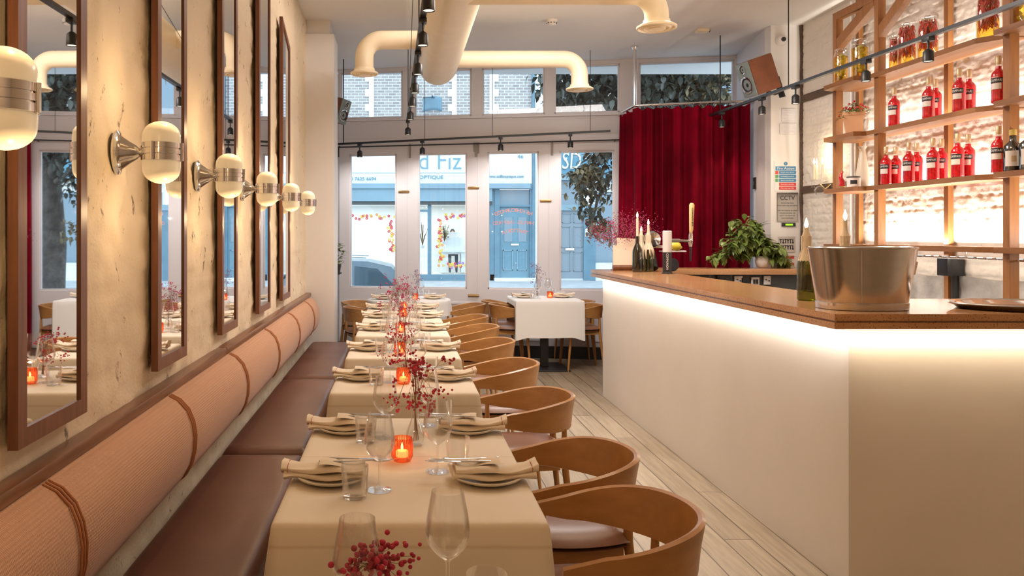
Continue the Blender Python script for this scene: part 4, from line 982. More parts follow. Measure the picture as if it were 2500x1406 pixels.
# ================================================================= ON THE SHELVES
def bend(o, R):
    for v in o.data.vertices:
        a = v.co.x/R; d = R+v.co.z; y = v.co.y; v.co = (d*math.sin(a), -d*math.cos(a), y)
    o.rotation_euler = (0,0,0)
def make_red():
    r = thing('liqueur_bottle', '', 'bottle')
    MB().lathe([(.001,.003),(.030,0),(.037,.004),(.038,.015),(.0365,.03),(.0365,.125),(.038,.15),(.0385,.165),(.036,.178),(.028,.192),(.018,.202),(.0150,.210),(.0150,.222)], 26, cap=True).build('bottle_body', m_red, r, ang=50)
    MB().lathe([(.0145,.222),(.0135,.235)], 18).build('neck', m_glass, r)
    MB().lathe([(.0150,.233),(.0155,.236),(.0155,.283),(.014,.285)], 18, cap=True).build('cap', m_cap, r)
    def patch(a0, a1, z0, z1, mt, nm, e=.0005):
        R = .0387+e; m = MB(); m.surf(12, 1, lambda u, v: (R*math.sin(a0+(a1-a0)*u), -R*math.cos(a0+(a1-a0)*u), z0+(z1-z0)*v)); return m.build(nm, mt, r, ang=80)
    patch(-1.0, 1.0, .120, .150, m_ink, 'label'); patch(-.72, .72, .082, .118, m_label, 'label'); patch(-.72, .3, .152, .156, m_label, 'label')
    l = lettering('CAMPARI', .021, m_inkw, r, (0,0,.135), (0,0,0), .0004, width=.062)
    bend(l, .0398); return r
rb = make_red(); u = []
def onshelf(x, off_, z): 
    if x < 2110: X = 3.49+(off_-.19)
    else: X = 3.58+(off_-.19)
    return (X, X/((x-VX)/FPX), z)
SHT, SHM, SHL = 2.672, 2.245, 1.822
rows = [(SHM, ((2183,.24,0),(2267,.24,0),(2284,.33,1),(2342,.24,0),(2366,.33,1),(2438,.23,0))), (SHL, ((2163,.24,0),(2187,.33,1),(2219,.24,0),(2238,.33,1),(2278,.24,0),(2299,.33,1),(2338,.24,0),(2364,.33,1),(2438,.23,0)))]
for (z, bs) in rows:
    nf = nb_ = 0
    for x, o_, back in bs:
        if back: nb_ += 1; w_ = '%s bottle of the back row from the left' % ordi[nb_-1]
        else: nf += 1; w_ = '%s bottle of the front row from the left' % ordi[nf-1]
        place(rb, u, onshelf(x, o_, z), -1.0, 'red liqueur bottle, %s shelf, %s' % ('middle' if z > 2 else 'lower', w_), 'red bottles on the %s shelf' % ('middle' if z > 2 else 'lower'))
m_oil = GLASS('black_green_bottle', (.03,.05,.03), .3, .08, .12)
for x, lab, mt in ((2473,'black olive oil style bottle with cream label at the right of the lower shelf',m_oil),(2512,'second dark bottle cut by the right edge of the lower shelf',m_oil)):
    r = thing('dark_bottle', lab, 'bottle', onshelf(x, .22, SHL), -.6)
    MB().lathe([(.001,.003),(.045,0),(.047,.01),(.047,.13),(.042,.155),(.020,.175),(.017,.19),(.017,.215)], 26, cap=True).build('bottle_body', mt, r, ang=50)
    MB().lathe([(.019,.212),(.019,.245),(.016,.247)], 18, cap=True).build('cap', MAT('gold_cap', (.60,.45,.12), .35, .3), r)
    m = MB(); m.surf(12, 1, lambda u, v: (.0478*math.sin(-.9+1.8*u), -.0478*math.cos(-.9+1.8*u), .03+.09*v)); m.build('label', m_label, r)
    m = MB(); m.surf(6, 1, lambda u, v: (.0484*math.sin(-.2+.5*u), -.0484*math.cos(-.2+.5*u), .055+.035*v)); m.build('label_picture', m_cap, r)
# preserving jars
m_lime = MAT('lime_slices', (.50,.50,.10), .5, var=.3, vscale=30); m_oilY = GLASS('yellow_brine', (.95,.74,.22), .15, .05, .04); m_chil = MAT('red_chilli', (.55,.05,.02), .3, var=.4, vscale=30); m_grnst = MAT('chilli_stalk', (.22,.26,.05), .5)
def jar(x, h, R, fill, lab, off_=.20):
    loc = onshelf(x, off_, SHT); t = thing('preserving_jar', lab, 'jar', loc, -.6, 'preserving jars on the top shelf'); rr = random.Random(x)
    MB().lathe([(.001,.003),(R*.92,0),(R,.008),(R,h*.80),(R*.86,h*.87),(R*.82,h*.92),(R*.88,h*.925),(R*.88,h*.94)], 28).build('jar_glass', m_glass, t, ang=60)
    MB().lathe([(R*.88,h*.94),(R*.90,h*.955),(R*.80,h*.985),(R*.4,h),(.001,h)], 28).build('lid', m_glass, t, ang=60)
    MB().tube([(R*.9*math.cos(a), R*.9*math.sin(a), h*.90) for a in [2*PI*k/24 for k in range(25)]], .0018, 5).tube([(-.02,-R*.9,h*.90),(-.02,-R*1.08,h*.80),(.02,-R*1.08,h*.80),(.02,-R*.9,h*.90),(.015,-R*.9,h*.96),(-.015,-R*.9,h*.96),(-.02,-R*.9,h*.9)], .0018, 5).build('wire_clasp', m_chrome, t)
    MB().lathe([(.001,.01),(R*.93,.01),(R*.95,h*(.40 if fill == 'chilli' else .75)),(.001,h*(.40 if fill == 'chilli' else .75))], 24).build('brine', m_oilY, t, ang=60)
    m = MB(); mg = MB()
    if fill == 'chilli':
        for k in range(330):
            a = rr.uniform(0,2*PI); q = R*.80*math.sqrt(rr.uniform(.2,1)); z = h*rr.uniform(.30,.90); p = Vector((q*math.cos(a), q*math.sin(a), z)); d = Vector((rr.gauss(0,.4), rr.gauss(0,.4), -1)).normalized()*R*rr.uniform(.5,.9)
            e = p+d; l_ = math.hypot(e.x, e.y)
            if l_ > R*.86: e.x *= R*.86/l_; e.y *= R*.86/l_
            m.tube([p, p.lerp(e,.5)+Vector((.004,0,0)), e], [.0045,.004,.001], 5)
            if k % 5 == 0: mg.tube([p, p+Vector((rr.uniform(-.01,.01),0,.012))], .003, 4)
        m.build('chillies', m_chil, t)['kind'] = 'stuff'; mg.build('stalks', m_grnst, t)['kind'] = 'stuff'
    else:
        for k in range(26):
            a = rr.uniform(0,2*PI); q = R*.52*math.sqrt(rr.random()); m.ball((q*math.cos(a), q*math.sin(a), h*(.16+.64*k/26)), R*.40, 9, (1,.9,.75))
        m.build('lemons', m_lime, t)['kind'] = 'stuff'
jar(2053,.275,.052,'lime','tall jar of pale lemon wedges, leftmost on the top shelf',.245); jar(2099,.30,.060,'lime','wide jar of olive green preserved lemons, second on the top shelf',.27)
jar(2185,.25,.040,'chilli','slim jar of red chillies in yellow oil, smallest chilli jar',.26); jar(2214,.31,.060,'chilli','wide jar of red chillies, second chilli jar on the top shelf',.27)
jar(2265,.295,.064,'chilli','tallest jar packed full of dark red chillies, centre of the top shelf',.27); jar(2412,.285,.062,'chilli','jar of red chillies over golden oil at the upper right',.27); jar(2476,.28,.060,'lime','jar of green lemons in oil at the top right corner',.27)
# terracotta pot with small red flowers
loc = onshelf(2084,.28,SHM); t = thing('flower_pot', 'square terracotta pot with a small red flowering plant on the middle shelf', 'plant pot', loc, -.45)
m = MB(); m.skin([m.ring([(-a,-a,z),(a,-a,z),(a,a,z),(-a,a,z)]) for a, z in ((.05,0),(.072,.14),(.076,.14),(.078,.165),(.068,.165),(.066,.15))]); m.build('pot', m_terra, t, ang=20)
rr = random.Random(4); ml, mb = MB(), MB()
for k in range(170):
    a = rr.uniform(0,2*PI); q = rr.uniform(0,.11); p = Vector((q*math.cos(a), q*math.sin(a), .165+.08*(1-q/.13)*rr.random()+(-.05 if q > .09 and a > 2.6 and a < 4 else 0))); ml.leaf(p, (math.cos(a), math.sin(a), rr.uniform(-.4,.8)), .028, .018)
    if k % 4 == 0: mb.ico(p+Vector((0,0,.018)), rr.uniform(.006,.010), 1)
ml.build('leaves', m_leaf, t, normals=False)['kind'] = 'stuff'; mb.build('blossoms', MAT('red_bloom', (.55,.04,.03), .6), t)['kind'] = 'stuff'
# low shelf of the first unit
loc = onshelf(2056,.23,SHL); t = thing('horn_ornament', 'red twisted horn ornament standing on the lower shelf', 'ornament', loc)
MB().tube([(.0,0,.014),(.002,0,.05),(-.012,0,.085),(-.004,0,.115),(.006,0,.13),(-.002,0,.145)], [.024,.021,.014,.009,.006,.001], 14).build('horn', m_red, t); MB().lathe([(.026,0),(.026,.014)], 18, cap=True).build('base', m_brass, t)
loc = onshelf(2084,.25,SHL); t = thing('tin', 'small white patterned tin on the lower shelf', 'tin', loc, -.5); MB().lathe([(.048,0),(.048,.072)], 26, cap=True).build('tin_body', m_label, t); MB().lathe([(.049,.072),(.049,.082),(.046,.084)], 26, cap=True).build('lid', m_dkgrey, t)
m = MB(); m.surf(8,2,lambda u,v: (.0488*math.sin(-.5+u), -.0488*math.cos(-.5+u), .022+.03*v)); m.build('printed_mark', m_ink, t)
loc = onshelf(2106,.36,SHL); o = MB().lathe([(.001,.003),(.052,0),(.055,.01),(.046,.12),(.022,.28),(.018,.30),(.034,.325),(.032,.325),(.016,.30),(.001,.29)], 28).build('carafe', MAT('frosted_carafe', (.80,.72,.58), .3, trans=.2), ang=60); o.location = loc; tag(o, 'tall cone shaped frosted carafe at the right end of the first lower shelf', 'carafe')
# ================================================================= THE STREET OUTSIDE
FD = 32.0; S_ = FD/FPX
def FX(px): return (px-VX)*S_
def FZ(py): return H+(VY-py)*S_
m_brickL = mk_brick('pale_london_brick', (.30,.27,.27), (.42,.38,.36), (.62,.62,.62))
m_stone = MAT('white_render', (.78,.78,.76), .7, var=.04)
m_teal = MAT('blue_painted_wood', (.13,.24,.31), .45, var=.1, vscale=2)
m_teal2 = MAT('pale_blue_awning', (.24,.36,.43), .6, var=.08, vscale=1)
m_gdoor = MAT('grey_door_paint', (.24,.29,.33), .45)
m_asph = MAT('asphalt', (.20,.22,.24), .6, var=.15, vscale=3, bmp=.3, bscale=40)
m_pave = MAT('pale_paving', (.42,.44,.46), .7, var=.12, vscale=2)
m_wglass = MAT('dark_reflecting_glass', (.16,.24,.30), .06, 0, spec=.9)
m_swhite = MAT('shop_interior_white', (.85,.83,.80), .7)
m_txtb = MAT('sign_blue_letters', (.18,.34,.42), .5); m_txts = MAT('stone_letters', (.70,.66,.55), .5)
struct(MB().box(-30, 40, 14.6, 27.5, -.50, -.38).build('floor_road', m_asph))
struct(MB().box(-30, 40, 9.95, 14.6, -.5, -.30).build('floor_near_pavement', m_pave)); struct(MB().box(-30, 40, 27.5, 40, -.5, -.385).build('floor_far_pavement', m_pave))
def fbox(m, x0, y0, x1, y1, d0, d1, bev=0): m.box(FX(x0), FX(x1), FD+d0, FD+d1, FZ(y1), FZ(y0), bev); return m
# ---- optician building
b = thing('shop_building', 'pale brick building across the street with a white optician shopfront', 'building', (FX(1050), FD, -.385))
def kid(m, nm, mt, par, **k):
    o = m.build(nm, mt, par, **k); o.location = -Vector(par.location); return o
def kidc(o, par): o.location = Vector(o.location)-Vector(par.location); return o
fbox(MB(), 300, -200, 1327, 372, 0, 6)
kid(fbox(fbox(MB(), 420, -260, 1327, 372, 0, .4), 420, -260, 440, 690, 0, .4), 'brick_wall', m_brickL, b, ang=20)
m = MB()
for cx in (1155, 953, 760, 560):
    for y0, y1 in ((140, 312), (-90, 70)):
        k = 0; y = y0-12
        while y < y1+8: e = 22 if k % 2 else 12; fbox(m, cx-40-e, y, cx-40, y+18, -.05, .05); fbox(m, cx+40, y, cx+40+e, y+18, -.05, .05); y += 18; k += 1
        fbox(m, cx-56, y0-22, cx+56, y0, -.08, .05); fbox(m, cx-58, y1, cx+58, y1+9, -.16, .05)
kid(m, 'window_surround', m_stone, b, ang=20)
for cx in (1155, 953, 760, 560):
    for y0, y1 in ((140, 312), (-90, 70)):
        kid(fbox(MB(), cx-40, y0, cx+40, y1, .08, .10), 'pane', m_wglass, b)
        m = fbox(fbox(fbox(MB(), cx-40, y0, cx-35, y1, .03, .10), cx+35, y0, cx+40, y1, .03, .10), cx-36, (y0+y1)/2+6, cx+36, (y0+y1)/2+12, .03, .10); kid(m, 'sash_frame', m_stone, b)
kid(fbox(MB(), 1304, -200, 1328, 690, -.06, 0), 'stone_quoins', m_stone, b)
kid(MB().tube([(FX(1301), FD-.12, FZ(-150)), (FX(1301), FD-.12, FZ(688))], .07, 10), 'drainpipe', m_teal, b)
kid(fbox(MB(), 420, 362, 1290, 449, -.28, .2, .01), 'fascia', m_stone, b)
kidc(lettering('Sid Fiz', 1.02, m_txtb, None, (FX(1054), FD-.30, FZ(396)), width=(1124-984)*S_, ext=.01, offset=-.012), b).parent = b
kidc(lettering('OPTIQUE', .20, m_txtb, None, (FX(1052), FD-.30, FZ(434)), width=58*S_, ext=.01), b).parent = b
kidc(lettering('020 7625 6694', .19, m_txtb, None, (FX(882), FD-.30, FZ(438)), width=74*S_, ext=.01), b).parent = b
kidc(lettering('46', .22, m_txtb, None, (FX(1268), FD-.30, FZ(384)), width=14*S_, ext=.01), b).parent = b
kidc(lettering('www.sidfizoptique.com', .17, m_txtb, None, (FX(1232), FD-.30, FZ(432)), width=88*S_, ext=.01), b).parent = b
kid(fbox(MB(), 420, 423, 1180, 423.8, -.29, -.27), 'sign_line', m_txtb, b)
kid(fbox(fbox(MB(), 420, 449, 1292, 461, -.34, .1), 420, 461, 1200, 492, -.26, .1), 'awning_box', m_teal2, b); kid(fbox(MB(), 420, 492, 1200, 500, -.20, .1), 'awning_valance', m_dkgrey, b)
m = MB()
for x in (420, 600, 800, 1044, 1192): fbox(m, x, 500, x+9, 672, -.05, .12)
fbox(m, 420, 670, 1206, 686, -.08, .15); fbox(m, 1014, 512, 1044, 517, -.05, .1); kid(m, 'shop_frame', m_teal, b)
kid(fbox(MB(), 420, 500, 1192, 672, .10, .12), 'shop_window', m_pane, b)
m = MB(); m.box(FX(420), FX(1198), FD+2.6, FD+2.7, -.38, 2.9); m.box(FX(420), FX(1198), FD+.2, FD+2.7, 2.7, 2.9); m.box(FX(420), FX(1198), FD+.2, FD+2.7, -.38, -.15); m.box(FX(1196), FX(1202), FD+.2, FD+2.7, -.38, 2.9); kid(m, 'shop_interior', m_swhite, b)
lamp('AREA', (FX(1000), FD+1.2, 2.65), 130, (1,.97,.92), 9, 1.6)
m = MB(); fbox(m, 1092, 580, 1135, 622, 1.0, 1.6); fbox(m, 1078, 612, 1150, 617, .8, 1.7); fbox(m, 1080, 617, 1092, 668, .9, 1.5); fbox(m, 1130, 617, 1142, 668, .9, 1.5); kid(m, 'shop_desk', m_swhite, b)
# ---- paper flower garlands on the shop glass
rr = random.Random(9); cols = [MAT('paper_flower_%s' % n, c, .6) for n, c in (('red',(.60,.06,.08)),('orange',(.75,.32,.08)),('yellow',(.75,.55,.10)),('violet',(.38,.18,.50)))]
paths = [([(856,528),(968,531)],10), ([(954,540),(953,560),(956,590),(958,612)],14), ([(1070,530),(1076,570),(1074,600),(1078,630),(1072,650)],22), ([(1076,529),(1140,526)],9), ([(1076,648),(1140,646)],12)]
for gi, (pp, n) in enumerate(paths):
    g = thing('paper_garland', 'paper flower garland on the shop glass across the street, '+['along the top left','down the left window','down the right window','along the top right','along the bottom right'][gi], 'garland', (FX(pp[0][0]), FD-.02, FZ(pp[0][1])), 0, 'paper garlands on the shop windows')
    mbs = [MB() for _ in cols]
    for k in range(n*2):
        t_ = rr.random()*(len(pp)-1); i = min(int(t_), len(pp)-2); a, c = pp[i], pp[i+1]; f = t_-i
        x, y = FX(a[0]+(c[0]-a[0])*f)+rr.gauss(0,.05), FZ(a[1]+(c[1]-a[1])*f)+rr.gauss(0,.05)
        mb_ = mbs[rr.choice((0,0,1,2,2,3 if gi > 2 else 1))]
        for j in range(5):
            an = j*2*PI/5+k; mb_.ball((x+.035*math.cos(an)-g.location.x, rr.uniform(-.01,.01), y+.035*math.sin(an)-g.location.z), .028, 6, (1,.4,1))
    for mb_, mt in zip(mbs, cols):
        if len(mb_.bm.verts): mb_.build('paper_flowers', mt, g)['kind'] = 'stuff'
        else: mb_.bm.free()
# ---- person at the desk behind the glass
m = MB(); bx, bz = FX(1112), FZ(622)
t = thing('person', 'person in a grey blue top sitting at a laptop behind the far shop window', 'person', (bx, FD+1.9, -.15))
me = bpy.data.meshes.new('body'); bm = bmesh.new()
J = {'pel':(0,0,.72),'wst':(0,0,.92),'chs':(0,-.03,1.17),'nek':(0,-.05,1.33),'hd':(0,-.07,1.47),'top':(0,-.06,1.58),'sL':(-.17,-.03,1.27),'eL':(-.24,-.12,1.03),'hL':(-.10,-.32,1.0),'sR':(.17,-.03,1.27),'eR':(.24,-.12,1.03),'hR':(.10,-.32,1.0),'kL':(-.12,-.42,.70),'fL':(-.12,-.42,.08),'kR':(.12,-.42,.70),'fR':(.12,-.42,.08),'tL':(-.12,-.52,.04),'tR':(.12,-.52,.04)}
Rr = {'pel':.15,'wst':.13,'chs':.15,'nek':.055,'hd':.095,'top':.06,'sL':.065,'sR':.065,'eL':.045,'eR':.045,'hL':.035,'hR':.035,'kL':.07,'kR':.07,'fL':.045,'fR':.045,'tL':.035,'tR':.035}
V = {k: bm.verts.new(v) for k, v in J.items()}
for e in ('pel wst','wst chs','chs nek','nek hd','hd top','chs sL','sL eL','eL hL','chs sR','sR eR','eR hR','pel kL','kL fL','fL tL','pel kR','kR fR','fR tR'):
    a, c = e.split(); bm.edges.new((V[a], V[c]))
bm.to_mesh(me); bm.free(); body = bpy.data.objects.new('body', me); COL.objects.link(body); body.parent = t
sk = body.modifiers.new('skin', 'SKIN'); sv = me.skin_vertices[0].data
for i, k in enumerate(J): sv[i].radius = (Rr[k], Rr[k]); sv[i].use_root = (k == 'pel')
body.modifiers.new('sub', 'SUBSURF').render_levels = 2
m_cl = MAT('grey_blue_clothes', (.09,.12,.14), .8); me.materials.append(m_cl)
m_skin = MAT('skin', (.60,.38,.28), .6)
m = MB().ball((0,-.075,1.475), .088, 14, (.86,1,1.18)); m.ball((0,-.165,1.46), .014, 6); m.ball((-.08,-.07,1.47), .018, 6, (.5,1,1.3)); m.ball((.08,-.07,1.47), .018, 6, (.5,1,1.3)); m.build('face', m_skin, t)
MB().ball((0,-.055,1.50), .098, 14, (.92,1,1.12)).build('hair', MAT('dark_hair', (.04,.03,.025), .6), t)
m = MB()
for sx in (-1, 1):
    m.ball((sx*.095,-.36,1.0), .035, 8, (1,1.3,.5))
    for f in range(4): m.tube([(sx*(.072+.016*f),-.39,1.0),(sx*(.070+.016*f),-.43,1.005),(sx*(.070+.016*f),-.445,.995)], [.009,.008,.006], 6)
    m.tube([(sx*.065,-.35,1.0),(sx*.045,-.385,1.0)], [.010,.007], 6)
m.build('hands', m_skin, t)
t.scale = (1.15,)*3
lp = thing('laptop', 'open pale laptop on the desk before the person across the street', 'laptop', (bx, FD+1.35, FZ(580)+.0)); MB().box(-.17,.17,-.1,.12,0,.015).build('base', m_stone, lp); o = MB().box(-.17,.17,0,.01,0,.22).build('screen', m_stone, lp); o.location = (0,-.1,.012); o.rotation_euler = (.25,0,0)
# ---- shop plants
for x, y, h_, lab in ((1033,600,1.0,'thin leafless branching plant in the far shop window'),(1088,590,.7,'leafy green plant on the desk in the far shop window')):
    t = thing('shop_plant', lab, 'plant', (FX(x), FD+.9, FZ(y)), 0); ms, ml = MB(), MB()
    for k in range(16):
        a = rr.uniform(0,2*PI); tip = Vector((.3*h_*math.cos(a)*rr.random(), .2*math.sin(a), h_*rr.uniform(.4,1))); ms.tube([(0,0,0), tip*.5+Vector((0,0,.05)), tip], .008, 4)
        for j in range(10): ml.leaf(tip*rr.uniform(.4,1), (math.cos(a+j), math.sin(a+j), .2), .12 if h_ < .9 else .05, .05 if h_ < .9 else .03)
    MB().lathe([(.07,-.12),(.09,0)], 14, cap=True).build('pot', m_stone, t); ms.build('stems', m_stem, t)['kind'] = 'stuff'; ml.build('leaves', m_leaf, t, normals=False)['kind'] = 'stuff'
# ---- blue entrance door
t = thing('front_door', 'blue panelled front door with two glass lights and a letter slot across the street', 'door', (FX(1256), FD-.05, FZ(684)))
m = MB(); fbox(fbox(fbox(fbox(fbox(m, 1207, 448, 1300, 462, -.16, .1), 1207, 462, 1219, 684, -.12, .1), 1293, 462, 1300, 684, -.12, .1), 1219, 500, 1293, 505, -.10, .1), 1196, 449, 1208, 684, -.08, .1); kid(m, 'door_frame', m_teal, t, ang=20)
kid(fbox(MB(), 1219, 463, 1293, 500, .02, .05), 'transom_glass', m_wglass, t)
kid(fbox(MB(), 1219, 505, 1293, 678, .0, .08), 'door_leaf', MAT('door_blue', (.15,.28,.35), .4, var=.05), t)
m = MB()
for x0, x1, y0, y1 in ((1228,1252,610,660),(1262,1286,610,660)): fbox(fbox(fbox(fbox(m,x0,y0,x1,y0+2,-.03,0),x0,y1-2,x1,y1,-.03,0),x0,y0,x0+2,y1,-.03,0),x1-2,y0,x1,y1,-.03,0)
kid(m, 'panel_moulding', m_teal2, t)
for x0 in (1231, 1265): kid(fbox(MB(), x0, 530, x0+20, 590, -.02, .01), 'door_light', m_wglass, t)
kid(fbox(MB(), 1247, 595, 1266, 599, -.04, 0), 'letter_slot', m_chrome, t); kid(fbox(MB(), 1205, 678, 1305, 690, -.5, .1), 'door_step', m_stone, t)
# ---- second building with blue fascia and grey door
b2 = thing('corner_building', 'building across the street with blue sign board reading SH and a grey door', 'building', (FX(1400), FD, -.385))
kid(fbox(fbox(fbox(MB(), 1328, -260, 2300, 362, 0, .4), 1452, 435, 2300, 690, .02, .4), 1328, 440, 1366, 690, .02, .4), 'rendered_wall', m_stone, b2, ang=20)
kid(fbox(fbox(MB(), 1328, 200, 2300, 362, -.02, 0), 1328, -250, 2300, 100, -.02, 0), 'brick_facing', m_brickL, b2)
m = MB()
for cx in (1440, 1600, 1760, 1920, 2080): fbox(m, cx-40, 120, cx+40, 310, -.06, 0)
kid(m, 'window', m_wglass, b2, ang=20)
kid(fbox(MB(), 1328, 362, 1700, 434, -.25, .1, .01), 'fascia', MAT('sign_board_blue', (.10,.27,.38), .5), b2)
kidc(lettering('SD', .95, m_txts, None, (FX(1391), FD-.28, FZ(396)), width=46*S_, ext=.02, shear=.1), b2).parent = b2
kidc(lettering('SH', .46, m_inkw, None, (FX(1444), FD-.28, FZ(383)), width=38*S_, ext=.015), b2).parent = b2
kidc(lettering('CR', .18, m_inkw, None, (FX(1436), FD-.28, FZ(414)), width=16*S_, ext=.01), b2).parent = b2
kid(fbox(fbox(MB(), 1360, 434, 1700, 441, -.3, .1), 1360, 500, 1456, 514, -.1, .1), 'moulding', m_teal2, b2)
kid(fbox(MB(), 1452, 470, 1700, 640, -.02, .02), 'shop_window', m_wglass, b2)
kid(fbox(fbox(MB(), 1424, 514, 1453, 684, -.06, .1), 1356, 514, 1368, 684, -.06, .1), 'door_surround', m_teal, b2); kid(fbox(MB(), 1368, 441, 1424, 500, .05, .1), 'fanlight', m_wglass, b2)
m = fbox(MB(), 1368, 514, 1424, 680, .0, .08)
for x0, x1, y0, y1 in ((1372,1394,521,544),(1400,1422,521,544),(1370,1392,553,604),(1400,1421,553,604),(1370,1392,615,662),(1400,1421,615,662)): fbox(fbox(fbox(fbox(m,x0,y0,x1,y0+1.5,-.03,0),x0,y1-1.5,x1,y1,-.03,0),x0,y0,x0+1.5,y1,-.03,0),x1-1.5,y0,x1,y1,-.03,0)
kid(m, 'grey_door', m_gdoor, b2, ang=20); kid(fbox(MB(), 1380, 606, 1401, 611, -.05, 0), 'letter_slot', m_chrome, b2); kid(fbox(MB(), 1428, 558, 1436, 578, -.08, -.06), 'door_bell', m_stone, b2)
# ---- blue hanging banner
t = thing('hanging_banner', 'small blue banner hanging on a bracket across the street above the shop', 'sign', (FX(1054), FD-.5, FZ(262)))
m = MB(); m.surf(12, 4, lambda u, v: ((u-.5)*46*S_, .10*math.sin(u*5), (v-.5)*34*S_+.10*math.sin(u*PI))); m.build('banner_cloth', m_teal, t, sol=.01, ang=80); MB().tube([(0,.5,.33),(0,0,.36),(0,-.1,.36)], .02, 6).tube([(-.38,0,.30),(.38,0,.30)], .012, 6).build('bracket', m_black, t)
# ---- parked car
car = thing('car', 'pale blue estate car parked outside the left windows', 'car', (-1.72, 12.9, -.36))
m_car = MAT('car_paint', (.14,.21,.26), .3, coat=.3); m_cglass = MAT('car_glass', (.05,.09,.12), .05, spec=.9)
lowp = [(-2.2,.35),(-2.25,.62),(-2.1,.78),(-1.1,.92),(1.75,.95),(2.08,.90),(2.16,.62),(2.12,.34),(1.72,.30),(1.62,.55),(1.30,.68),(.98,.55),(.90,.28),(-.95,.28),(-1.02,.55),(-1.33,.68),(-1.62,.55),(-1.72,.30)]
m = MB(); m.prism_y(lowp, -.86, .86); m.build('body', m_car, car, ang=25)
def gh(s, inset, dz=0): return [(-1.05*s,.90),(-.35*s,1.36+dz),(.2*s,1.43+dz),(1.25*s,1.40+dz),(1.60*s,1.32+dz),(2.02*s,.92)]
m = MB(); m.skin([m.ring([(x, y, z) for x, z in gh(1,0)] if False else [(x*(1 if z < 1 else .99), y*(1 if z < 1 else .84), z) for x, z in gh(1,0)]) for y in (-.80,.80)]); m.build('cabin', m_car, car, ang=25)
m = MB()
for s in (-1, 1):
    for w_ in ([(-.80,.97),(-.30,1.29),(.18,1.34),(.18,.97)],[(.26,.97),(.26,1.345),(.95,1.335),(.95,.97)],[(1.03,.97),(1.03,1.33),(1.38,1.29),(1.70,.98)]):
        a = [(x, s*(.815-.145*(z-.92)/.45), z) for x, z in w_]; m.skin([m.ring(a), m.ring([(x, y-s*.02, z) for x, y, z in a])])
m.build('side_windows', m_cglass, car, ang=20)
m = MB()
for pts in ([(1.66,1.30),(1.99,.97)],[(-.42,1.33),(-.98,.95)]):
    (xa,za),(xb,zb) = pts; n = .012 if xa > 0 else -.012
    m.skin([m.ring([(xa+n,-.60,za+.01),(xa+n,.60,za+.01),(xb+n,.72,zb+.01),(xb+n,-.72,zb+.01)]), m.ring([(xa,-.60,za),(xa,.60,za),(xb,.72,zb),(xb,-.72,zb)])])
m.build('screens', m_cglass, car, ang=20)
MB().tube([(-.2,-.60,1.46),(.3,-.60,1.49),(1.2,-.60,1.46)], .015, 6).tube([(-.2,.60,1.46),(.3,.60,1.49),(1.2,.60,1.46)], .015, 6).build('roof_rails', m_chrome, car)
for sx in (-1.33, 1.30):
    for sy in (-.84, .72): 
        w2 = MB().lathe([(.19,0),(.32,.0),(.33,.03),(.33,.10),(.32,.13),(.19,.13)], 28, (sx, sy, .33), 'y', cap=True).build('wheel', m_black, car, ang=40)
        o = MB().lathe([(.001,-.005),(.19,-.008),(.19,.135),(.001,.135)], 16, (sx, sy, .33), 'y').build('hubcap', m_chrome, w2)
for s in (-1,1): MB().box(2.04,2.16,s*.70-.12,s*.70+.12,.66,.86,.02).build('tail_light', m_sred, car)
MB().box(1.98,2.22,-.80,.80,.36,.56,.04).build('bumper', m_dkgrey, car)
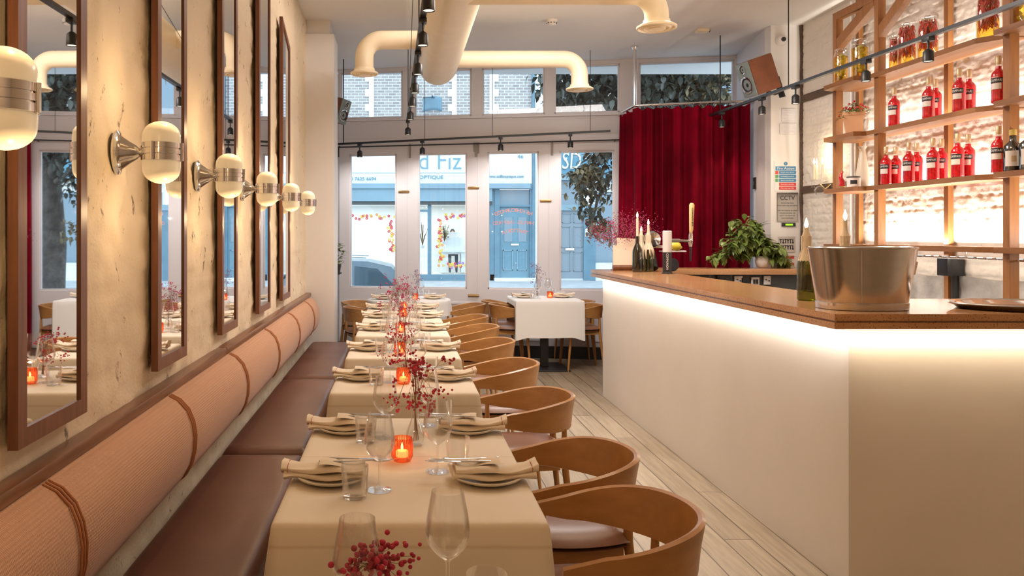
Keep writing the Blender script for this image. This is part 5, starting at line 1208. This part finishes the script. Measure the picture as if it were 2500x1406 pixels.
# ---- street tree
tr_ = thing('street_tree', 'leafy street tree outside the right hand windows, dark foliage and thick trunk', 'tree', (3.75, 12.4, -.30))
rr = random.Random(21); bark = MAT('bark', (.10,.085,.075), .9, var=.4, vscale=8, bmp=.8, bscale=18, bdist=.03)
MB().tube([(0,0,0),(.02,0,.4),(-.05,0,1.6),(.05,.05,2.8),(-.1,0,4.2),(-.2,.1,5.4)], [.30,.24,.21,.19,.13,.06], 16).tube([(0,0,2.6),(-.6,-.2,3.6),(-1.1,-.3,4.3)], [.12,.08,.03], 10).tube([(.03,0,2.9),(.7,.1,3.9),(1.1,0,4.8)], [.11,.07,.03], 10).tube([(0,0,2.5),(-.45,-.2,2.75),(-.75,-.3,2.3),(-.85,-.35,1.9)], [.05,.035,.025,.01], 8).build('trunk', bark, tr_, ang=80)
def cloud(n, c, r, mt, nm, L=.13, pw=.42):
    m = MB()
    for k in range(n):
        d = Vector((rr.gauss(0,1), rr.gauss(0,1), rr.gauss(0,1))).normalized(); q = rr.random()**pw
        p = Vector(c)+Vector((d.x*r[0]*q, d.y*r[1]*q, d.z*r[2]*q)); p += Vector((nz(p.x,p.y,p.z,2.2), nz(p.y,p.z,p.x,2.2), nz(p.z,p.x,p.y,2.2)))*.22
        m.leaf(p, (rr.uniform(-1,1), rr.uniform(-1,1), rr.uniform(-1.2,.3)), L*rr.uniform(.7,1.3), L*.62)
    m.build(nm, mt, tr_, ang=180, normals=False)['kind'] = 'stuff'
cloud(10500, (-.12,0,4.55), (1.62,1.0,1.65), m_leafdk, 'foliage', .15)
cloud(420, (-.55,-.3,3.1), (.35,.4,.7), m_leafdk, 'hanging_foliage', .12, .8)
cloud(420, (-.80,-.3,2.45), (.40,.4,.48), m_leafdk, 'hanging_foliage', .12, .7)
cloud(300, (-.90,-.35,2.50), (.50,.35,.50), m_leafau, 'hanging_foliage', .10, .9)
cloud(200, (-.62,-.35,1.9), (.30,.35,.35), m_leafau, 'hanging_foliage', .10, .9)
cloud(800, (.9,-.3,3.9), (.75,.5,.7), m_leafau, 'foliage', .13)
# ---- window plant at the left pier
t = thing('window_plant', 'small dark leafy plant half hidden behind the left white pier', 'plant', (-.72, 9.1, 1.12)); ml = MB()
for k in range(70): a = rr.uniform(0,2*PI); ml.leaf((rr.gauss(0,.035), rr.gauss(0,.05), rr.uniform(.0,.24)), (math.cos(a), math.sin(a), rr.uniform(-.6,.6)), .08, .04)
ml.build('leaves', m_leaf, t, normals=False)['kind'] = 'stuff'; MB().lathe([(.04,-.10),(.055,0)], 18, cap=True).build('pot', m_black, t); MB().lathe([(.001,-.10),(.06,-.10),(.06,-.11),(.02,-.13),(.015,-1.12),(.10,-1.12)], 18).build('stand', m_black, t)
